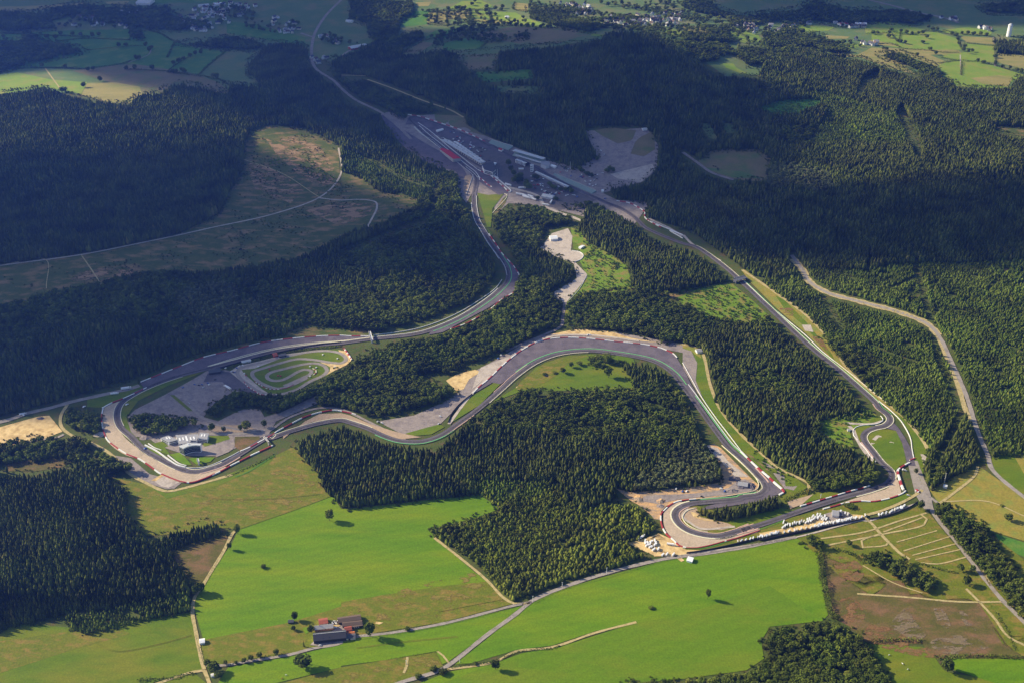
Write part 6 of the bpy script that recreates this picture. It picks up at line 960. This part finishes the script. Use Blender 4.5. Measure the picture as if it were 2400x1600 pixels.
# ------------------------------------------------------------------ animals
def cow(q, mt, ang, label):
    r = random.Random(3); b = MB()
    def tube(pts):
        n_ = 8
        for k, (x, y, z, ra, rb) in enumerate(pts):
            b.v += [(x, y + ra * math.cos(a * .7854), z + rb * math.sin(a * .7854)) for a in range(n_)]
        s0 = len(b.v) - n_ * len(pts)
        for k in range(len(pts) - 1):
            for a in range(n_): b.f.append((s0 + k*n_ + a, s0 + k*n_ + (a+1) % n_, s0 + (k+1)*n_ + (a+1) % n_, s0 + (k+1)*n_ + a)); b.m.append(0)
        b.f += [tuple(s0 + a for a in range(n_)), tuple(s0 + (len(pts)-1)*n_ + a for a in reversed(range(n_)))]; b.m += [0, 0]
    tube([(-1.15, 0, 1.1, .12, .15), (-1.0, 0, 1.12, .33, .36), (-.4, 0, 1.08, .4, .42), (.3, 0, 1.08, .38, .44), (.75, 0, 1.15, .28, .4), (1.05, 0, 1.15, .15, .22), (1.35, 0, .85, .14, .18), (1.65, 0, .55, .09, .1)])
    for x in (-.9, .65):
        for s in (-.25, .25): b.cyl(x, s, .09, .13, .5, 1.0, 6); b.cyl(x + (.05 if x < 0 else 0), s, .07, .08, 0, .52, 6)
    o = b.build('cow', [mt]); p = W3(q)[0]; o.location = (p.x, p.y, gz(p.x, p.y) + .5); o.rotation_euler = (0, 0, ang); o.scale = (1.4,) * 3; tag(o, label, 'cow', 'cows')
brownh = mat('brown_hide', (.4, .17, .07))
cow('w:240,1430', WHITE, 0, 'white cow grazing on the bottom meadow near the willow-like tree'); cow('w:165,1492', brownh, 1, 'brown and white cow below the white one'); cow('i:1420,1378', WHITE, .4, 'upper white cow in the field right of the bottom grove'); cow('i:1512,1438', WHITE, 2, 'middle white cow in the field right of the bottom grove'); cow('i:1548,1476', WHITE, 1, 'lower white cow in the field right of the bottom grove')

# ------------------------------------------------------------------ farm odds and ends
def bale(q, ang, k):
    p = W3(q)[0]; b = MB(); n_ = 10; r_ = .9
    b.add([(-.7, r_ * math.cos(a * 6.2832 / n_), r_ + r_ * math.sin(a * 6.2832 / n_)) for a in range(n_)] + [(.7, r_ * math.cos(a * 6.2832 / n_), r_ + r_ * math.sin(a * 6.2832 / n_)) for a in range(n_)], [tuple(range(n_ - 1, -1, -1)), tuple(range(n_, 2*n_))] + [(i, (i+1) % n_, n_ + (i+1) % n_, n_ + i) for i in range(n_)])
    o = b.build('wrapped_bale', [WHITE2 if k % 3 else DARKW]); o.location = (p.x, p.y, gz(p.x, p.y) + .9); o.rotation_euler = (0, 0, ang); tag(o, 'round wrapped bale lying in the farmyard', 'bale', 'farmyard bales')
for k in range(14): bale(f'w:{1090 + (k % 5) * 24},{440 + (k // 5) * 26}', k * .4, k)
veh('car_silver', lambda: mk_car(cm_['silver']), 'w:870,885', .1, 'silver car parked in front of the long barn', 'cars at the farm', 1.2); veh('car_white', lambda: mk_car(cm_['white']), 'w:1150,560', .3, 'white car in the sandy farmyard', 'cars at the farm', 1.2)
fm = mat('weathered_wood', (.22, .18, .13), .9)
def fence(ln, label):
    L = smooth_line(W3(ln), 8); b = MB()
    for p, q in zip(L, L[1:]):
        z = gz(p.x, p.y) + .5; b.box(p.x - .12, p.x + .12, p.y - .12, p.y + .12, z - .5, z + 1.3); d = (q - p); d.z = 0; nn = Vector((-d.y, d.x, 0)).normalized() * .05; z2 = gz(q.x, q.y) + .5
        for h_ in (.6, 1.1): b.add([(p.x - nn.x, p.y - nn.y, z + h_), (q.x - nn.x, q.y - nn.y, z2 + h_), (q.x + nn.x, q.y + nn.y, z2 + h_), (p.x + nn.x, p.y + nn.y, z + h_), (p.x, p.y, z + h_ + .15), (q.x, q.y, z2 + h_ + .15)], [(0, 1, 5, 4), (2, 3, 4, 5), (0, 3, 2, 1)])
    tag(b.build('fence', [fm]), label, 'fence')
fence('h:30,372 400,335 945,280 1085,368 900,438 625,505', 'post and rail fence along the upper edge of the bright meadow'); fence('h:1330,1020 1520,930 1820,848 2200,738 i:60,697 770,575', 'post and rail fence on the meadow side of the lane below the plantation'); fence('h:20,1285 350,1238 700,1175 1180,1052', 'post and rail fence on the lower side of the farm lane'); fence('g:1345,1240 1385,1385 1420,1460 1560,1455', 'post and rail fence round the lower corner of the rough pasture')

# ------------------------------------------------------------------ village houses
def mk_house(k):
    L, D, h_, hr, wm, rm = [(13, 9, 6, 10, WHITE, SLATE), (11, 9, 5.5, 9.5, WHITE2, SLATE), (16, 10, 5, 9, CREAMW, SLATE2), (12, 9, 6, 10, WHITE, BROWNR), (14, 9, 5.5, 9, WHITE2, GREYR)][k]
    r = thing('house', 'x', 'house', (0, 0, 0)); b = MB(); b.gwall(-L/2, L/2, -D/2, D/2, h_, hr); b.build('wall', [wm], r); b = MB(); b.gable(-L/2, L/2, -D/2, D/2, h_, hr); rf = b.build('roof', [rm], r)
    boxes('chimney', BRICK, rf, [(L*.2, L*.2 + 1, -.5, .5, hr - 1, hr + 1.3)]); boxes('door', DARKW, r, [(-.6, .6, -D/2 - .1, -D/2, 0, 2.3)])
    for x in (-L*.3, L*.3): boxes('window', GLASS, r, [(x - .7, x + .7, -D/2 - .1, -D/2, 1.2, 2.6)]); boxes('window', GLASS, r, [(x - .7, x + .7, -D/2 - .1, -D/2, 3.8, 5)])
    return r
def village(pts, n_, label, group, sc=1.0):
    w = P(pts); xs = [p[0] for p in w]; ys = [p[1] for p in w]; k_ = 0; used = []
    while k_ < n_:
        x, y = random.uniform(min(xs), max(xs)), random.uniform(min(ys), max(ys))
        if not inside(w, np.array([x]), np.array([y]))[0] or any(abs(x - a) < 5 and abs(y - b_) < 2.5 for a, b_ in used): 
            used = used[-60:] if random.random() < .02 else used; continue
        used.append((x, y)); k_ += 1; veh('house%d' % (k_ % 5), lambda: mk_house(k_ % 5), f'z:{x:.1f},{y:.1f}', random.choice((0, 1.57, .5, 2.2, 1.1)) + random.uniform(-.2, .2), label, group, random.uniform(.9, 1.25) * sc)['category'] = 'house'
village('a:1350,60 1600,20 1780,30 1700,110 1600,190 1400,220 1150,200 1250,110', 66, 'shaded pale house in the dense far village at the upper left', 'upper left village', 1.0)
village('a:400,90 1100,60 1150,200 900,215 450,200', 36, 'scattered pale house among trees left of the dense village', 'left village outskirts'); village('a:1830,110 2000,130 2100,230 1950,240 1830,180', 17, 'shaded house above the valley road bend', 'houses at the valley road bend'); village('a:2190,240 2300,250 2349,330 2280,300 2200,290', 5, 'pale house right of the valley road', 'houses by the valley road')
village('a:2130,380 2160,370 2270,400 2240,430 2150,450', 5, 'pale house beside the lower valley road', 'houses by the lower valley road'); village('b:1800,140 1900,110 2060,110 2349,90 2349,200 2200,180 1900,190 1820,190', 62, 'white gabled house of the sunlit ridge village', 'ridge village', 1.1); village('b:1500,20 1700,40 1760,110 1650,120 1520,60', 24, 'pale house above the ridge village', 'upper ridge village')
village('c:425,180 500,175 500,240 440,225', 12, 'white house in the tight cluster right of the ridge village', 'tight white cluster', 1.15); village('c:580,175 800,190 800,240 590,240', 15, 'white house strung along the slope right of the tight cluster', 'slope houses', 1.1); village('c:1040,160 1260,160 1260,190 1060,200', 10, 'pale house of the hamlet beside the red roofed farm', 'hamlet by the red roof', 1.1)
village('c:1190,275 1340,300 1340,325 1200,310', 7, 'farm building of the lower right hamlet', 'lower right hamlet', 1.1); village('c:850,170 870,165 870,185 850,188', 1, 'lone white house between the far right hamlets', 'lone far house', 1.6); village('c:1770,110 1850,120 1900,150 1780,130', 4, 'tiny house on the distant road', 'houses on the distant road', 1.2); village('c:2030,185 2120,205 2110,220 2030,195', 5, 'small house left of the white tower', 'houses by the white tower', 1.1)
for q0, q1, dep, h_, hr, wm, rm, l_ in (('a:935,38', 'a:1030,42', 45, 9, 14, WHITE, PALER, 'large blue-grey warehouse at the top of the left village'), ('a:1370,55', 'a:1440,45', 18, 6, 9, WHITE, PALER, 'long pale hall at the top of the dense village'), ('a:1470,48', 'a:1535,42', 25, 7, 10, WHITE2, WHITE2, 'white hall right of the long pale one'), ('a:845,72', 'a:890,70', 12, 6, 9, WHITE2, WHITE2, 'white hall left of the dense village'), ('b:30,155', 'b:75,160', 12, 6, 9, WHITE2, PALER, 'white works hall above the valley road'), ('b:70,350', 'b:185,330', 28, 7, 10, TILE, PALER, 'grey factory hall with a red base beside the valley road'), ('c:1090,182', 'c:1140,178', 25, 6, 10, WHITE, REDP, 'farm with a large red roof in the far hamlet'), ('c:1185,175', 'c:1265,182', 20, 6, 9, WHITE2, WHITE2, 'long white barn right of the red roofed farm'), ('b:1130,132', 'b:1155,130', 16, 5, 9, WHITE2, WHITE2, 'white barn in the far top centre fields'), ('c:380,190', 'c:290,180', 10, 5, 8, CREAMW, GREYR, 'long low barn left of the tight white cluster'), ('b:415,55', 'b:428,55', 10, 7, 10, WHITE2, WHITE2, 'single white house in the far upper wood')):
    gable('hall', l_, 'hall', q0, q1, dep, h_, hr, wm, rm, wins=4)
r, L = root_ab('white_tower', 'tall white silo-like tower at the far right edge', 'tower', 'c:2225,255', 'c:2250,258'); b = MB(); b.cyl(8, 8, 9, 8, -1, 42, 12); b.build('shaft', [WHITE2], r); b = MB(); b.cyl(8, 8, 9.5, 3, 42, 48, 12); b.build('roof', [PALER], r)

# ------------------------------------------------------------------ clouds that shade the ground (high above and to the left, where the sun stands)
CZ = 2700.0
shade = ['o:-700,-80 760,-80 800,60 900,100 1200,110 1400,70 1560,80 1720,210 1660,300 1760,400 1500,450 1330,470 1180,410 1060,400 960,330 860,300 700,290 620,250 540,215 380,190 200,160 -50,165 -700,180',
         'o:-900,400 0,385 200,400 420,375 560,335 630,380 700,435 830,465 910,495 850,560 1000,540 1070,575 1040,610 900,625 700,590 560,600 400,630 340,690 370,770 300,840 150,890 -100,920 -900,960',
         'o:1500,510 1850,480 2100,470 2700,450 3000,620 2600,600 2300,590 2100,585 1900,590 1750,565 1600,570',
         'o:1640,-80 3000,-80 3000,20 2352,30 2100,50 1700,45', 'o:860,150 1300,100 1300,60 1000,70']
gs = 40.0
cx_, cy_ = np.arange(-5200, 5200, gs), np.arange(900, 12500, gs); CX, CY = np.meshgrid(cx_, cy_)
dens = np.zeros(CX.shape)
for s_ in shade:
    w = W3(s_); k = inside([(p.x, p.y) for p in w], CX, CY); dens[k] = 1
def blur(a, n):
    for _ in range(n):
        a = np.pad(a, 1, 'edge'); a = (a[:-2, 1:-1] + a[2:, 1:-1] + a[1:-1, :-2] + a[1:-1, 2:] + 2 * a[1:-1, 1:-1]) / 6
    return a
lump = blur(rng.random(CX.shape), 14); lump = (lump - lump.mean()) / lump.std()
dens = blur(dens, 5); th = np.clip(dens * 1.15 - .12 + lump * .07, 0, 1) * (1 + .12 * lump)
th = np.where(dens < .06, 0, np.clip(th, 0, 2)) * 320
off = sd * (CZ / sd.z)
act = th > 1.0
lab_ = np.zeros(CX.shape, int); nl = 0
from collections import deque
for j0, i0 in zip(*np.where(act)):
    if lab_[j0, i0]: continue
    nl += 1; lab_[j0, i0] = nl; dq = deque([(j0, i0)])
    while dq:
        j, i = dq.popleft()
        for dj, di in ((1, 0), (-1, 0), (0, 1), (0, -1)):
            a_, b_ = j + dj, i + di
            if 0 <= a_ < CX.shape[0] and 0 <= b_ < CX.shape[1] and act[a_, b_] and not lab_[a_, b_]: lab_[a_, b_] = nl; dq.append((a_, b_))
cm = bpy.data.materials.new('cloud'); cm.use_nodes = True; n = cm.node_tree.nodes; n.remove(n['Principled BSDF'])
pv = n.new('ShaderNodeVolumePrincipled'); pv.inputs['Color'].default_value = (.95, .95, .95, 1); pv.inputs['Density'].default_value = CLOUD_DENS
cm.node_tree.links.new(pv.outputs[0], n['Material Output'].inputs['Volume'])
for c_ in range(1, nl + 1):
    cells = np.argwhere(lab_ == c_)
    if len(cells) < 12: continue
    cs = set(map(tuple, cells)); vid = {}; V = []; Fc = []
    def vert(j, i, top):
        k = (j, i, top)
        if k not in vid:
            near = [th[a_, b_] if (a_, b_) in cs else 0 for a_, b_ in ((j, i), (j-1, i), (j, i-1), (j-1, i-1))]
            edge = min(near) == 0; t = 0 if edge else sum(near) / 4
            x = cx_[0] + (i - .5) * gs + off.x; y = cy_[0] + (j - .5) * gs + off.y
            z = CZ + (t * .8 + .5 if top else -t * .2 - .5)
            vid[k] = len(V); V.append((x, y, z))
        return vid[k]
    for j, i in cs:
        Fc.append([vert(j, i, 1), vert(j, i + 1, 1), vert(j + 1, i + 1, 1), vert(j + 1, i, 1)]); Fc.append([vert(j, i, 0), vert(j + 1, i, 0), vert(j + 1, i + 1, 0), vert(j, i + 1, 0)])
        for (a_, b_), (p_, q_) in (((j - 1, i), ((j, i), (j, i + 1))), ((j, i + 1), ((j, i + 1), (j + 1, i + 1))), ((j + 1, i), ((j + 1, i + 1), (j + 1, i))), ((j, i - 1), ((j + 1, i), (j, i)))):
            if (a_, b_) not in cs: Fc.append([vert(*p_, 0), vert(*q_, 0), vert(*q_, 1), vert(*p_, 1)])
    o = link('cloud', V, Fc, cm); tag(o, 'broad grey cloud high above the valley', 'cloud', 'clouds'); o['kind'] = 'stuff'

# ------------------------------------------------------------------ the blue summer haze
hz = MB(); hz.box(-9000, 9000, -1500, 14000, -3, CAMH + 40)
hm = bpy.data.materials.new('haze'); hm.use_nodes = True; n = hm.node_tree.nodes; n.remove(n['Principled BSDF'])
pv = n.new('ShaderNodeVolumePrincipled'); pv.inputs['Color'].default_value = (*HAZE_COL, 1); pv.inputs['Density'].default_value = HAZE_DENS; pv.inputs['Anisotropy'].default_value = HAZE_ANI
hm.node_tree.links.new(pv.outputs[0], n['Material Output'].inputs['Volume'])
ho = hz.build('haze', [hm]); ho['kind'] = 'stuff'; ho['label'] = 'thin blue summer haze over the valley'; ho['category'] = 'haze'
